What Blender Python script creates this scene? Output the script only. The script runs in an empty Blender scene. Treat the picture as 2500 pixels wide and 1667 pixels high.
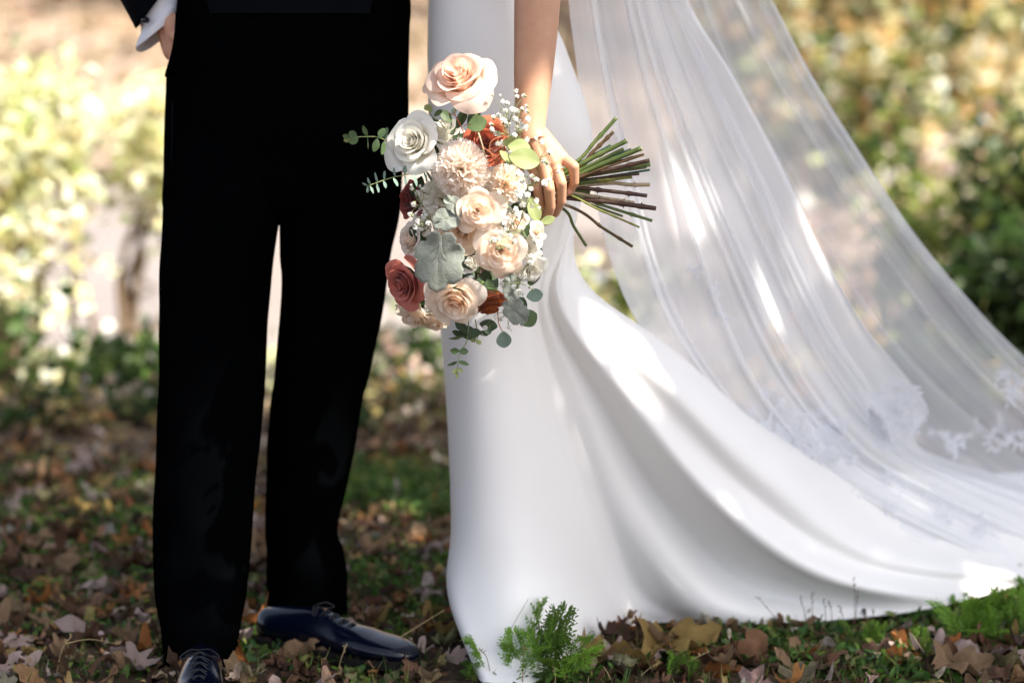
import bpy, math, random
import numpy as np
from mathutils import Vector, Matrix, noise as mnoise
random.seed(7)
RNG = np.random.default_rng(7)
S = bpy.context.scene
COL = S.collection

# ------------------------------------------------------------------ camera, sky, sun, exposure
CAM_H, PITCH, LENS = 1.12, math.radians(8.6), 70.0
F = LENS / 36.0 * 2500.0
cam = bpy.data.cameras.new('camera')
cam.lens = LENS; cam.sensor_width = 36; cam.clip_start = 0.05; cam.clip_end = 400
cam.dof.use_dof = True; cam.dof.focus_distance = 3.36; cam.dof.aperture_fstop = 1.6
camo = bpy.data.objects.new('camera', cam); COL.objects.link(camo)
camo.location = (0, 0, CAM_H); camo.rotation_euler = (math.pi / 2 - PITCH, 0, 0)
S.camera = camo

SUNV = Vector((0.56, -0.30, 0.78)).normalized()          # towards the sun
w = bpy.data.worlds.new('World'); S.world = w; w.use_nodes = True
nt = w.node_tree
bg = nt.nodes['Background']
sky = nt.nodes.new('ShaderNodeTexSky'); sky.sky_type = 'NISHITA'; sky.sun_disc = False
sky.sun_elevation = math.asin(SUNV.z); sky.sun_rotation = math.atan2(SUNV.x, SUNV.y)
sky.air_density = 0.7; sky.dust_density = 2.5; sky.ozone_density = 0.6
hs = nt.nodes.new('ShaderNodeHueSaturation'); hs.inputs['Saturation'].default_value = .55
nt.links.new(sky.outputs[0], hs.inputs['Color']); nt.links.new(hs.outputs[0], bg.inputs[0]); bg.inputs[1].default_value = 0.125
sl = bpy.data.lights.new('sun', 'SUN'); sl.energy = 5.0; sl.angle = math.radians(0.55); sl.color = (1, 0.93, 0.82)
slo = bpy.data.objects.new('sun', sl); COL.objects.link(slo)
slo.rotation_euler = SUNV.to_track_quat('Z', 'Y').to_euler()
S.view_settings.view_transform = 'Standard'; S.view_settings.look = 'None'
S.view_settings.exposure = 1.32; S.view_settings.gamma = 1
S.render.engine = 'CYCLES'
S.cycles.use_denoising = True
S.cycles.max_bounces = 12; S.cycles.diffuse_bounces = 6; S.cycles.glossy_bounces = 2
S.cycles.transmission_bounces = 6; S.cycles.transparent_max_bounces = 24
S.cycles.sample_clamp_indirect = 6; S.cycles.caustics_reflective = False; S.cycles.caustics_refractive = False

# ------------------------------------------------------------------ measuring helpers
CT, ST = math.cos(PITCH), math.sin(PITCH)
def P(px, py, Y):
    """World point seen at photo pixel (px, py) and standing at distance Y."""
    a = (px - 1250) / F; b = -(py - 833.5) / F
    d = Vector((a, CT + b * ST, -ST + b * CT))
    k = Y / d.y
    return Vector((d.x * k, Y, CAM_H + d.z * k))
def sstep(a, b, x):
    t = np.clip((x - a) / (b - a), 0, 1); return t * t * (3 - 2 * t)
def gh(x, y):
    """Height of the terrain."""
    x = np.asarray(x, float); y = np.asarray(y, float)
    z = 0.012 * np.sin(x * 3.1 + y * 2.3) + 0.01 * np.sin(x * 7.3 - y * 5.1) + 0.006 * np.sin(13 * x + 17 * y)
    z = z * sstep(3.2, 4.2, y) - 0.008
    shore = 6.6 + 0.25 * np.sin(x * 1.7) + 1.8 * sstep(1.0, 3.5, x)
    z = z - 0.95 * sstep(shore, shore + 1.6, y)
    far = 24 + 2.0 * np.sin(x * 0.3) - 2 * sstep(3, 9, x)
    z = z + 0.95 * sstep(far - 1, far + 1.5, y) + np.clip(y - far, 0, 60) * 0.22
    return z
def G(px, py):
    lo, hi = 2.5, 60.0
    for _ in range(40):
        m = (lo + hi) / 2; p = P(px, py, m)
        if p.z > float(gh(p.x, p.y)): lo = m
        else: hi = m
    return P(px, py, lo)

# ------------------------------------------------------------------ mesh helpers
def link(o, parent=None):
    COL.objects.link(o)
    if parent is not None: o.parent = parent
    return o
def tag(o, label=None, cat=None, group=None, kind=None):
    for k, v in (('label', label), ('category', cat), ('group', group), ('kind', kind)):
        if v: o[k] = v
    return o
def make_mesh(name, v, f, mat=None, smooth=True, col=None, mats=None, midx=None, uv=None):
    me = bpy.data.meshes.new(name)
    v = np.asarray(v, dtype=np.float64).reshape(-1, 3)
    if isinstance(f, np.ndarray) and f.ndim == 2:
        k = f.shape[1]; n = len(f)
        me.vertices.add(len(v)); me.vertices.foreach_set('co', v.ravel())
        me.loops.add(n * k); me.loops.foreach_set('vertex_index', f.ravel().astype(np.int32))
        me.polygons.add(n)
        me.polygons.foreach_set('loop_start', np.arange(0, n * k, k, dtype=np.int32))
        me.polygons.foreach_set('loop_total', np.full(n, k, dtype=np.int32))
        me.update(calc_edges=True)
    else:
        me.from_pydata([tuple(p) for p in v], [], [tuple(int(i) for i in q) for q in f])
    if smooth: me.polygons.foreach_set('use_smooth', np.ones(len(me.polygons), dtype=bool))
    for m in (mats or ([mat] if mat else [])): me.materials.append(m)
    if midx is not None: me.polygons.foreach_set('material_index', np.asarray(midx, dtype=np.int32))
    if col is not None:
        a = me.color_attributes.new('Col', 'FLOAT_COLOR', 'POINT')
        c = np.ones((len(v), 4)); c[:, :3] = col; a.data.foreach_set('color', c.ravel())
    if uv is not None:
        l = me.uv_layers.new(name='UVMap')
        vi = np.zeros(len(me.loops), dtype=np.int32); me.loops.foreach_get('vertex_index', vi)
        l.data.foreach_set('uv', np.asarray(uv)[vi].ravel())
    me.validate(clean_customdata=False) if False else None
    me.update()
    return me
def obj(name, v, f, mat=None, parent=None, **k):
    me = v if isinstance(v, bpy.types.Mesh) else make_mesh(name, v, f, mat, **k)
    return link(bpy.data.objects.new(name, me), parent)
class MB:
    """Collects pieces into one mesh."""
    def __init__(s): s.v = []; s.f = []; s.m = []; s.n = 0
    def add(s, v, f, m=0):
        s.v.append(np.asarray(v, float).reshape(-1, 3)); s.f += [tuple(int(i) + s.n for i in q) for q in f]
        s.m += [m] * len(f); s.n += len(s.v[-1]); return s
    def build(s, name, mats, parent=None, smooth=True):
        mats = mats if isinstance(mats, list) else [mats]
        return obj(name, np.concatenate(s.v), s.f, None, parent, smooth=smooth, mats=mats, midx=s.m)
def cr(pts, n, closed=False):
    """Catmull-Rom resampling of a list of points to n points."""
    p = np.asarray([list(q) for q in pts], float); m = len(p)
    t = np.linspace(0, m if closed else m - 1, n, endpoint=not closed)
    i = np.floor(t).astype(int)
    if not closed: i = np.minimum(i, m - 2)
    u = (t - i)[:, None]
    if closed: g = lambda j: p[j % m]
    else:
        def g(j):
            jj = np.clip(j, 0, m - 1); r = p[jj].copy()
            r[j < 0] = 2 * p[0] - p[1]; r[j > m - 1] = 2 * p[-1] - p[-2]; return r
    a, b, c, d = g(i - 1), g(i), g(i + 1), g(i + 2)
    return 0.5 * ((2 * b) + (-a + c) * u + (2 * a - 5 * b + 4 * c - d) * u ** 2 + (-a + 3 * b - 3 * c + d) * u ** 3)
def grid_faces(nu, nv, wrap=False):
    f = []
    for i in range(nu - (0 if wrap else 1)):
        for j in range(nv - 1):
            a = i * nv + j; b = ((i + 1) % nu) * nv + j
            f.append((a, b, b + 1, a + 1))
    return np.array(f, dtype=np.int32)
def tube(path, rad, k=8, cap=True, ref=None, flat=None):
    """Swept tube; rad per point, flat = ratio of the second radius."""
    p = np.asarray([list(q) for q in path], float); n = len(p)
    r = np.broadcast_to(np.asarray(rad, float), (n,)) if np.ndim(rad) < 1 else np.asarray(rad, float)
    fl = np.broadcast_to(np.asarray(1.0 if flat is None else flat, float), (n,))
    T = np.gradient(p, axis=0); T /= np.linalg.norm(T, axis=1)[:, None] + 1e-12
    ref = np.array(ref if ref is not None else ((0, 0, 1) if abs(T[0][2]) < .8 else (1, 0, 0)), float)
    V = []
    for q in range(n):
        a = ref - T[q] * ref.dot(T[q]); a /= np.linalg.norm(a) + 1e-12
        b = np.cross(T[q], a); ref = a
        for j in range(k):
            t = 2 * math.pi * j / k
            V.append(p[q] + r[q] * (math.cos(t) * a * fl[q] + math.sin(t) * b))
    f = []
    for q in range(n - 1):
        for j in range(k):
            a = q * k + j; b = q * k + (j + 1) % k
            f.append((a, b, b + k, a + k))
    if cap:
        f.append(tuple(range(k))[::-1]); f.append(tuple((n - 1) * k + j for j in range(k)))
    return V, f
def capsule(a, b, ra, rb, k=14, m=5):
    """Closed tapered capsule."""
    a = np.array(a, float); b = np.array(b, float); d = b - a; L = np.linalg.norm(d); d /= L
    pts = []; rr = []
    for i in range(m + 1):
        t = math.pi / 2 * i / m; pts.append(a - d * ra * math.cos(t)); rr.append(max(ra * math.sin(t), 1e-4))
    for i in range(m + 1):
        t = math.pi / 2 * i / m; pts.append(b + d * rb * math.sin(t)); rr.append(max(rb * math.cos(t), 1e-4))
    x = np.cross(d, (0, 0, 1) if abs(d[2]) < .9 else (1, 0, 0)); x /= np.linalg.norm(x); y = np.cross(d, x)
    V = []; f = []
    for q, r in zip(pts, rr):
        for j in range(k):
            t = 2 * math.pi * j / k; V.append(q + r * (math.cos(t) * x + math.sin(t) * y))
    n = len(pts)
    for q in range(n - 1):
        for j in range(k):
            e = q * k + j; g = q * k + (j + 1) % k; f.append((e, g, g + k, e + k))
    f.append(tuple(range(k))[::-1]); f.append(tuple((n - 1) * k + j for j in range(k)))
    return V, f
def fuse(mb, voxel, smooth=6):
    """Fuses the overlapping closed pieces of MB into one continuous skin; returns verts and faces."""
    o = mb.build('fuse', [], None)
    r = o.modifiers.new('r', 'REMESH'); r.mode = 'VOXEL'; r.voxel_size = voxel
    s = o.modifiers.new('s', 'SMOOTH'); s.factor = 0.5; s.iterations = smooth
    dg = bpy.context.evaluated_depsgraph_get(); e = o.evaluated_get(dg); me = e.to_mesh()
    v = np.zeros(len(me.vertices) * 3); me.vertices.foreach_get('co', v)
    f = [tuple(p.vertices) for p in me.polygons]
    e.to_mesh_clear(); d = o.data; bpy.data.objects.remove(o); bpy.data.meshes.remove(d)
    return v.reshape(-1, 3), f
def scatter(tv, tf, pos, R, sc, colr):
    tv = np.asarray(tv, float); tf = np.asarray(tf, int); N = len(pos)
    sc = np.asarray(sc, float)
    if sc.ndim == 1: sc = sc[:, None].repeat(3, 1)
    v = np.einsum('nij,nkj->nki', R, tv[None] * sc[:, None, :]) + pos[:, None, :]
    f = tf[None] + (np.arange(N) * len(tv))[:, None, None]
    c = np.repeat(colr[:, None, :], len(tv), 1)
    return v.reshape(-1, 3), f.reshape(-1, tf.shape[1]), c.reshape(-1, 3)
def rots(N, up=None, spread=1.0, rng=RNG):
    """Random frames; z axes gathered round UP when given."""
    z = rng.normal(size=(N, 3)); z /= np.linalg.norm(z, axis=1)[:, None]
    if up is not None:
        z = z * spread + np.asarray(up, float); z /= np.linalg.norm(z, axis=1)[:, None]
    x = rng.normal(size=(N, 3)); x -= z * (x * z).sum(1)[:, None]; x /= np.linalg.norm(x, axis=1)[:, None]
    y = np.cross(z, x)
    return np.stack([x, y, z], axis=2)
def palette(cols, N, var=0.15, rng=RNG):
    c = np.asarray(cols, float)[rng.integers(0, len(cols), N)]
    return np.clip(c * (1 + var * rng.normal(size=(N, 1))) * (1 + 0.06 * rng.normal(size=(N, 3))), 0.004, 0.95)

# ------------------------------------------------------------------ materials
def mat(name, color=(.5, .5, .5), rough=.6, spec=.4, sheen=0, trans=0.0, bump=None, var=None, attr=False, objrand=0, sss=0, metal=0, tcol=None, coat=0):
    """Principled surface, optional translucent share, procedural bump (scale, strength, distance) and colour variation (scale, colour, contrast)."""
    m = bpy.data.materials.new(name); m.use_nodes = True; n = m.node_tree; L = n.links
    b = n.nodes['Principled BSDF']; out = n.nodes['Material Output']
    b.inputs['Roughness'].default_value = rough; b.inputs['Specular IOR Level'].default_value = spec
    b.inputs['Metallic'].default_value = metal; b.inputs['Sheen Weight'].default_value = sheen
    b.inputs['Coat Weight'].default_value = coat
    tc = n.nodes.new('ShaderNodeTexCoord')
    c = n.nodes.new('ShaderNodeRGB'); c.outputs[0].default_value = (*color, 1); cs = c.outputs[0]
    if attr:
        a = n.nodes.new('ShaderNodeAttribute'); a.attribute_name = 'Col'; cs = a.outputs['Color']
    if var:
        t = n.nodes.new('ShaderNodeTexNoise'); t.inputs['Scale'].default_value = var[0]; t.inputs['Detail'].default_value = 5
        t.inputs['Roughness'].default_value = .65
        L.new(tc.outputs['Object'], t.inputs['Vector'])
        r = n.nodes.new('ShaderNodeValToRGB'); k = var[2]
        r.color_ramp.elements[0].position = .5 - k; r.color_ramp.elements[1].position = .5 + k
        L.new(t.outputs[0], r.inputs[0])
        x = n.nodes.new('ShaderNodeMix'); x.data_type = 'RGBA'; L.new(r.outputs[0], x.inputs[0]); L.new(cs, x.inputs[6])
        if attr:
            x.blend_type = 'MULTIPLY'; x.inputs[7].default_value = (*var[1], 1)
        else: x.inputs[7].default_value = (*var[1], 1)
        cs = x.outputs[2]
    if objrand:
        oi = n.nodes.new('ShaderNodeObjectInfo'); h = n.nodes.new('ShaderNodeHueSaturation')
        mr = n.nodes.new('ShaderNodeMapRange'); mr.inputs[3].default_value = 1 - objrand; mr.inputs[4].default_value = 1 + objrand
        L.new(oi.outputs['Random'], mr.inputs[0]); L.new(mr.outputs[0], h.inputs['Value']); L.new(cs, h.inputs['Color']); cs = h.outputs[0]
    L.new(cs, b.inputs['Base Color'])
    if sss:
        b.inputs['Subsurface Weight'].default_value = sss; b.inputs['Subsurface Radius'].default_value = (.012, .005, .003); b.inputs['Subsurface Scale'].default_value = .6
    last = b.outputs[0]
    if trans:
        tr = n.nodes.new('ShaderNodeBsdfTranslucent'); mx = n.nodes.new('ShaderNodeMixShader'); mx.inputs[0].default_value = trans
        if tcol:
            tm = n.nodes.new('ShaderNodeMix'); tm.data_type = 'RGBA'; tm.blend_type = 'MULTIPLY'; tm.inputs[0].default_value = 1
            L.new(cs, tm.inputs[6]); tm.inputs[7].default_value = (*tcol, 1); L.new(tm.outputs[2], tr.inputs[0])
        else: L.new(cs, tr.inputs[0])
        L.new(b.outputs[0], mx.inputs[1]); L.new(tr.outputs[0], mx.inputs[2]); last = mx.outputs[0]
    if bump:
        t = n.nodes.new('ShaderNodeTexNoise'); t.inputs['Scale'].default_value = bump[0]; t.inputs['Detail'].default_value = 6
        L.new(tc.outputs['Object'], t.inputs['Vector'])
        bp = n.nodes.new('ShaderNodeBump'); bp.inputs['Strength'].default_value = bump[1]; bp.inputs['Distance'].default_value = bump[2]
        L.new(t.outputs[0], bp.inputs['Height']); L.new(bp.outputs[0], b.inputs['Normal'])
    L.new(last, out.inputs[0])
    return m
M = {}
M['satin'] = mat('satin', (.90, .885, .865), .38, .5, sheen=.15, bump=(900, .12, .0006))
M['wool'] = mat('black_wool', (.0008, .0010, .0012), 1.0, .0, bump=(700, .3, .001), var=(4, (.0014, .0016, .002), .3))
M['jacket'] = mat('jacket_wool', (.0025, .0032, .005), .85, .04, bump=(700, .3, .001))
M['shirt'] = mat('shirt_cotton', (.80, .80, .86), .7, .3, trans=.12, bump=(1200, .15, .0005))
M['leather'] = mat('polished_leather', (.0014, .0035, .012), .2, .4, coat=.2, bump=(160, .15, .001))
M['lace_cord'] = mat('shoe_lace', (.01, .011, .015), .6, .3)
M['sole'] = mat('shoe_sole', (.012, .01, .009), .7, .3)
M['skin'] = mat('skin', (.58, .325, .205), .48, .4, sss=.25, var=(34, (.52, .27, .16), .22), bump=(420, .25, .0007))
M['skin2'] = mat('skin_tanned', (.56, .30, .20), .5, .4, sss=.2, var=(60, (.58, .31, .21), .3), bump=(300, .3, .0008))
M['nail'] = mat('nail', (.62, .34, .27), .25, .5)
M['gold'] = mat('gold', (.85, .55, .30), .22, .5, metal=1)
M['gem'] = mat('gem', (.85, .87, .9), .08, 1.0, coat=.8)
M['stem_green'] = mat('green_stem', (.075, .125, .032), .42, .4, var=(40, (.13, .16, .05), .2), bump=(150, .4, .001))
M['stem_teal'] = mat('teal_stem', (.03, .11, .085), .4, .4, var=(50, (.05, .12, .05), .2))
M['stem_dark'] = mat('woody_stem', (.045, .022, .018), .5, .4, var=(60, (.10, .055, .035), .2), bump=(180, .6, .0015))
M['stem_brown'] = mat('brown_stem', (.14, .075, .035), .55, .3, var=(60, (.06, .05, .02), .2), bump=(180, .5, .0012))
M['stem_tan'] = mat('peeled_stem', (.55, .44, .30), .6, .3, var=(80, (.30, .22, .12), .2), bump=(160, .5, .0015))
M['stem_lime'] = mat('lime_stem', (.26, .30, .06), .5, .3, var=(120, (.16, .14, .05), .15))
M['cut'] = mat('cut_end', (.50, .50, .28), .7, .2)
def petal_mat(n, c, c2, tr=.48, rough=.6):
    return mat(n, c, rough, .2, sheen=.25, trans=tr, var=(38, c2, .28), bump=(260, .18, .0006), objrand=.05, tcol=(1, .92, .82))
M['p_peach'] = petal_mat('petal_peach', (.94, .74, .62), (.95, .82, .74))
M['p_blush'] = petal_mat('petal_blush', (.96, .93, .90), (.96, .88, .82))
M['p_spray'] = petal_mat('petal_apricot_cream', (.95, .88, .80), (.95, .80, .66))
M['p_white'] = petal_mat('petal_white', (.93, .93, .89), (.90, .90, .84), .3)
M['p_cream'] = petal_mat('petal_cream', (.95, .90, .85), (.94, .84, .74))
M['p_terra'] = petal_mat('petal_terracotta', (.46, .105, .05), (.54, .15, .08), .25)
M['p_dusty'] = petal_mat('petal_dusty_red', (.58, .16, .125), (.68, .27, .22), .28)
M['p_dark'] = petal_mat('petal_dark_red', (.20, .035, .03), (.30, .06, .045), .2)
M['p_rust'] = petal_mat('petal_rust', (.50, .14, .035), (.38, .09, .03), .25)
M['sepal'] = mat('sepal', (.10, .16, .05), .5, .3, trans=.2)
M['heart'] = mat('flower_heart', (.60, .30, .12), .7, .2)
M['euc_pale'] = mat('eucalyptus_pale', (.32, .38, .14), .5, .35, trans=.3, var=(60, (.38, .44, .20), .2), bump=(200, .2, .0006))
M['euc_mid'] = mat('eucalyptus_mid', (.085, .15, .055), .5, .35, trans=.22, var=(60, (.13, .19, .09), .2), bump=(200, .2, .0006))
M['euc_dark'] = mat('eucalyptus_dark', (.035, .065, .03), .45, .4, trans=.15, var=(60, (.06, .09, .04), .2))
M['euc_blue'] = mat('eucalyptus_blue', (.16, .24, .20), .6, .3, trans=.18, var=(50, (.24, .33, .27), .2))
M['miller'] = mat('dusty_miller', (.19, .20, .165), .9, .1, sheen=.3, trans=.08, var=(120, (.25, .28, .25), .2), bump=(240, .6, .002))
M['breath'] = mat('tiny_white_blossom', (.90, .90, .86), .7, .2, trans=.3)
M['thin_green'] = mat('thin_green_stem', (.24, .28, .12), .6, .3)
M['tendril'] = mat('red_tendril', (.42, .14, .06), .5, .3)
M['leafmass'] = mat('foliage', rough=.5, spec=.35, trans=.45, attr=True)
M['dryleaf'] = mat('dry_leaf_mass', rough=.75, spec=.2, trans=.12, attr=True, var=(90, (.45, .42, .38), .22), bump=(120, .6, .002))
M['bark'] = mat('bark', (.11, .08, .055), .9, .15, var=(14, (.20, .16, .12), .2), bump=(40, .9, .01))
M['twig'] = mat('twig', (.16, .11, .07), .85, .2, bump=(120, .6, .003))
M['straw'] = mat('dry_stalk', (.50, .38, .20), .8, .2, trans=.15, objrand=.2)
M['fern'] = mat('feathery_leaf', (.19, .34, .045), .5, .35, trans=.45, objrand=.5)
M['herb'] = mat('small_green_leaf', (.05, .13, .03), .5, .4, trans=.3, objrand=.3)
DRY = {
 'brown': mat('dry_leaf_brown', (.17, .085, .042), .72, .25, trans=.12, var=(60, (.085, .042, .024), .2), bump=(110, .8, .002), objrand=.3),
 'tan': mat('dry_leaf_tan', (.40, .26, .15), .75, .2, trans=.18, var=(60, (.24, .15, .085), .2), bump=(110, .8, .002), objrand=.25),
 'pale pink': mat('dry_leaf_pale', (.55, .42, .37), .8, .2, trans=.15, var=(50, (.34, .25, .22), .2), bump=(110, .8, .002), objrand=.2),
 'orange': mat('dry_leaf_orange', (.44, .17, .04), .7, .25, trans=.2, var=(60, (.25, .09, .03), .2), bump=(110, .8, .002), objrand=.25),
 'golden': mat('dry_leaf_golden', (.50, .34, .11), .7, .25, trans=.2, var=(50, (.28, .18, .06), .2), bump=(110, .8, .002), objrand=.25),
 'dark': mat('dry_leaf_dark', (.055, .030, .020), .65, .3, var=(60, (.11, .055, .035), .2), bump=(110, .9, .003), objrand=.3),
}
def ground_mat():
    m = mat('leaf_litter_soil', (.06, .042, .028), .95, .15, var=(5, (.12, .085, .055), .2), bump=(60, .9, .02))
    n = m.node_tree; L = n.links; b = n.nodes['Principled BSDF']
    src = b.inputs['Base Color'].links[0].from_socket
    g = n.nodes.new('ShaderNodeNewGeometry'); sp = n.nodes.new('ShaderNodeSeparateXYZ'); L.new(g.outputs['Position'], sp.inputs[0])
    r = n.nodes.new('ShaderNodeMapRange'); r.inputs[1].default_value = 5.5; r.inputs[2].default_value = 8; L.new(sp.outputs['Y'], r.inputs[0])
    t = n.nodes.new('ShaderNodeTexNoise'); t.inputs['Scale'].default_value = 1.6; t.inputs['Detail'].default_value = 9; t.inputs['Roughness'].default_value = .75
    L.new(g.outputs['Position'], t.inputs['Vector'])
    cr_ = n.nodes.new('ShaderNodeValToRGB'); e = cr_.color_ramp.elements
    e[0].position = .34; e[0].color = (.13, .10, .06, 1); e[1].position = .64; e[1].color = (.50, .40, .33, 1)
    q = cr_.color_ramp.elements.new(.5); q.color = (.33, .25, .18, 1)
    L.new(t.outputs[0], cr_.inputs[0])
    x = n.nodes.new('ShaderNodeMix'); x.data_type = 'RGBA'; L.new(r.outputs[0], x.inputs[0]); L.new(src, x.inputs[6]); L.new(cr_.outputs[0], x.inputs[7])
    L.new(x.outputs[2], b.inputs['Base Color']); return m
def water_mat():
    m = mat('muddy_water', (.235, .21, .205), .22, .6, var=(.6, (.30, .28, .285), .25))
    n = m.node_tree; L = n.links; b = n.nodes['Principled BSDF']
    g = n.nodes.new('ShaderNodeNewGeometry'); mp = n.nodes.new('ShaderNodeMapping'); mp.inputs['Scale'].default_value = (1.5, 5, 1)
    L.new(g.outputs['Position'], mp.inputs[0])
    t = n.nodes.new('ShaderNodeTexNoise'); t.inputs['Scale'].default_value = 1.5; t.inputs['Detail'].default_value = 3; L.new(mp.outputs[0], t.inputs['Vector'])
    bp = n.nodes.new('ShaderNodeBump'); bp.inputs['Strength'].default_value = .35; bp.inputs['Distance'].default_value = .04
    L.new(t.outputs[0], bp.inputs['Height']); L.new(bp.outputs[0], b.inputs['Normal']); return m
def tulle_mat(name, base, streak, lo=.0):
    """Fine net: mostly see-through, denser where the net is bunched into creases and where it is seen edge-on, as real net is."""
    m = bpy.data.materials.new(name); m.use_nodes = True; n = m.node_tree; L = n.links; n.nodes.clear()
    out = n.nodes.new('ShaderNodeOutputMaterial'); uv = n.nodes.new('ShaderNodeUVMap')
    mp = n.nodes.new('ShaderNodeMapping'); mp.inputs['Scale'].default_value = (14, .7, 1); L.new(uv.outputs[0], mp.inputs[0])
    t = n.nodes.new('ShaderNodeTexNoise'); t.inputs['Scale'].default_value = 1; t.inputs['Detail'].default_value = 4; t.inputs['Roughness'].default_value = .6
    L.new(mp.outputs[0], t.inputs['Vector'])
    r = n.nodes.new('ShaderNodeMapRange'); r.inputs[1].default_value = .40; r.inputs[2].default_value = .72
    r.inputs[3].default_value = base; r.inputs[4].default_value = streak; L.new(t.outputs[0], r.inputs[0])
    lw = n.nodes.new('ShaderNodeLayerWeight'); lw.inputs[0].default_value = .28
    pw = n.nodes.new('ShaderNodeMath'); pw.operation = 'MULTIPLY_ADD'; pw.inputs[1].default_value = .35; L.new(lw.outputs['Facing'], pw.inputs[0]); L.new(r.outputs[0], pw.inputs[2])
    cl = n.nodes.new('ShaderNodeMath'); cl.operation = 'MINIMUM'; cl.inputs[1].default_value = .93; L.new(pw.outputs[0], cl.inputs[0])
    d = n.nodes.new('ShaderNodeBsdfDiffuse'); d.inputs[0].default_value = (.94, .945, .96, 1)
    tl = n.nodes.new('ShaderNodeBsdfTranslucent'); tl.inputs[0].default_value = (.94, .945, .96, 1)
    mx = n.nodes.new('ShaderNodeMixShader'); mx.inputs[0].default_value = .45; L.new(d.outputs[0], mx.inputs[1]); L.new(tl.outputs[0], mx.inputs[2])
    tp = n.nodes.new('ShaderNodeBsdfTransparent'); m2 = n.nodes.new('ShaderNodeMixShader')
    L.new(cl.outputs[0], m2.inputs[0]); L.new(tp.outputs[0], m2.inputs[1]); L.new(mx.outputs[0], m2.inputs[2]); L.new(m2.outputs[0], out.inputs[0])
    return m
M['tulle'] = tulle_mat('tulle', .68, .84)
M['tulle_outer'] = tulle_mat('tulle_outer', .44, .64)
M['lace'] = mat('lace', (.88, .89, .92), .8, .2, trans=.35, bump=(500, .5, .001))

# ------------------------------------------------------------------ ground and water
def ground():
    xs = np.concatenate([np.linspace(-60, -4, 30), np.linspace(-3.9, 3.9, 200), np.linspace(4, 60, 30)])
    ys = np.concatenate([np.linspace(-20, 2.9, 12), np.linspace(3, 9, 170), np.linspace(9.2, 34, 90), np.linspace(35, 90, 20)])
    X, Y = np.meshgrid(xs, ys, indexing='ij'); Z = gh(X, Y)
    Z = Z + .008 * np.sin(X * 31 + 3 * np.sin(Y * 13)) * np.sin(Y * 27 + 2 * np.sin(X * 11)) * (Y > 3) * (np.abs(X) < 4)
    v = np.stack([X, Y, Z], -1).reshape(-1, 3)
    o = obj('ground', v, grid_faces(len(xs), len(ys)), ground_mat()); o['kind'] = 'structure'; tag(o, 'dark soil and leaf litter sloping down to the water')
    wx, wy = np.linspace(-60, 60, 2), np.linspace(6, 34, 2)
    X, Y = np.meshgrid(wx, wy, indexing='ij')
    o = obj('water', np.stack([X, Y, X * 0 - .42], -1).reshape(-1, 3), grid_faces(2, 2), water_mat(), smooth=False); o['kind'] = 'structure'; tag(o, 'still pale brown water behind the couple')
ground()

# ------------------------------------------------------------------ leaf shapes
def leaf_disc(outline, rings=3, curl=.3, fold=.2, wav=.1, seed=0, asp=1.0, teeth=0, n=22):
    """Leaf blade from a radial outline r(theta); a real bent sheet."""
    rg = np.random.default_rng(seed)
    th = np.linspace(0, 2 * math.pi, n, endpoint=False)
    r = outline(th)
    if teeth: r = r * (1 + teeth * (np.arange(n) % 2 - .5))
    ph = rg.uniform(0, 6, 4)
    def z(x, y): return curl * x * x + fold * abs(y) + wav * (np.sin(x * 4 + ph[0]) * np.cos(y * 5 + ph[1]) + .5 * np.sin(x * 9 + y * 7 + ph[2]))
    v = [(0, 0, z(0, 0))]
    for k in range(1, rings + 1):
        q = k / rings
        for t, rr in zip(th, r): x, y = math.cos(t) * rr * q, math.sin(t) * rr * q * asp; v.append((x, y, z(x, y)))
    f = [(0, 1 + j, 1 + (j + 1) % n) for j in range(n)]
    for k in range(rings - 1):
        a = 1 + k * n
        for j in range(n):
            b = (j + 1) % n; f += [(a + j, a + n + j, a + n + b), (a + j, a + n + b, a + b)]
    return np.array(v), np.array(f, dtype=np.int32)
def maple(th): return .62 + .24 * np.cos(5 * th + .4) + .07 * np.cos(2 * th + 1) + .06 * np.cos(11 * th + 2) - .2 * np.exp(-((th - math.pi) / .35) ** 2)
def oak(th): return .62 + .32 * np.cos(th) ** 2 + .16 * np.cos(7 * th)
def oval(th): return .48 + .5 * np.abs(np.cos(th)) ** 1.6
LSHAPES = [('lobed', maple, 1.0), ('lobed', maple, .85), ('wavy', oak, .7), ('oval', oval, .55), ('oval', oval, .45), ('wavy', oak, .8)]
LTPL = []; LFINE = []
for i in range(18):
    nm, fn, asp = LSHAPES[i % 6]
    rg = random.Random(i)
    LTPL.append((nm, leaf_disc(fn, 3, rg.uniform(-.9, 1.1), rg.uniform(-.3, .7), rg.uniform(.10, .26), i, asp)))
    rg = random.Random(i); LFINE.append(leaf_disc(fn, 5, rg.uniform(-.9, 1.1), rg.uniform(-.3, .7), rg.uniform(.10, .26), i, asp, n=36))
def simple_leaf(asp=.5, fold=.15):
    v = [(0, 0, 0), (.35, asp * .5, fold * .6), (.75, asp * .42, fold * .5), (1.1, 0, -.05), (.75, -asp * .42, fold * .5), (.35, -asp * .5, fold * .6), (.5, 0, 0)]
    f = [(0, 6, 1), (1, 6, 2), (2, 6, 3), (3, 6, 4), (4, 6, 5), (5, 6, 0)]
    return np.array(v, float) - (.5, 0, 0), np.array(f)
SL = simple_leaf(.75); SLN = simple_leaf(.4)

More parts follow.
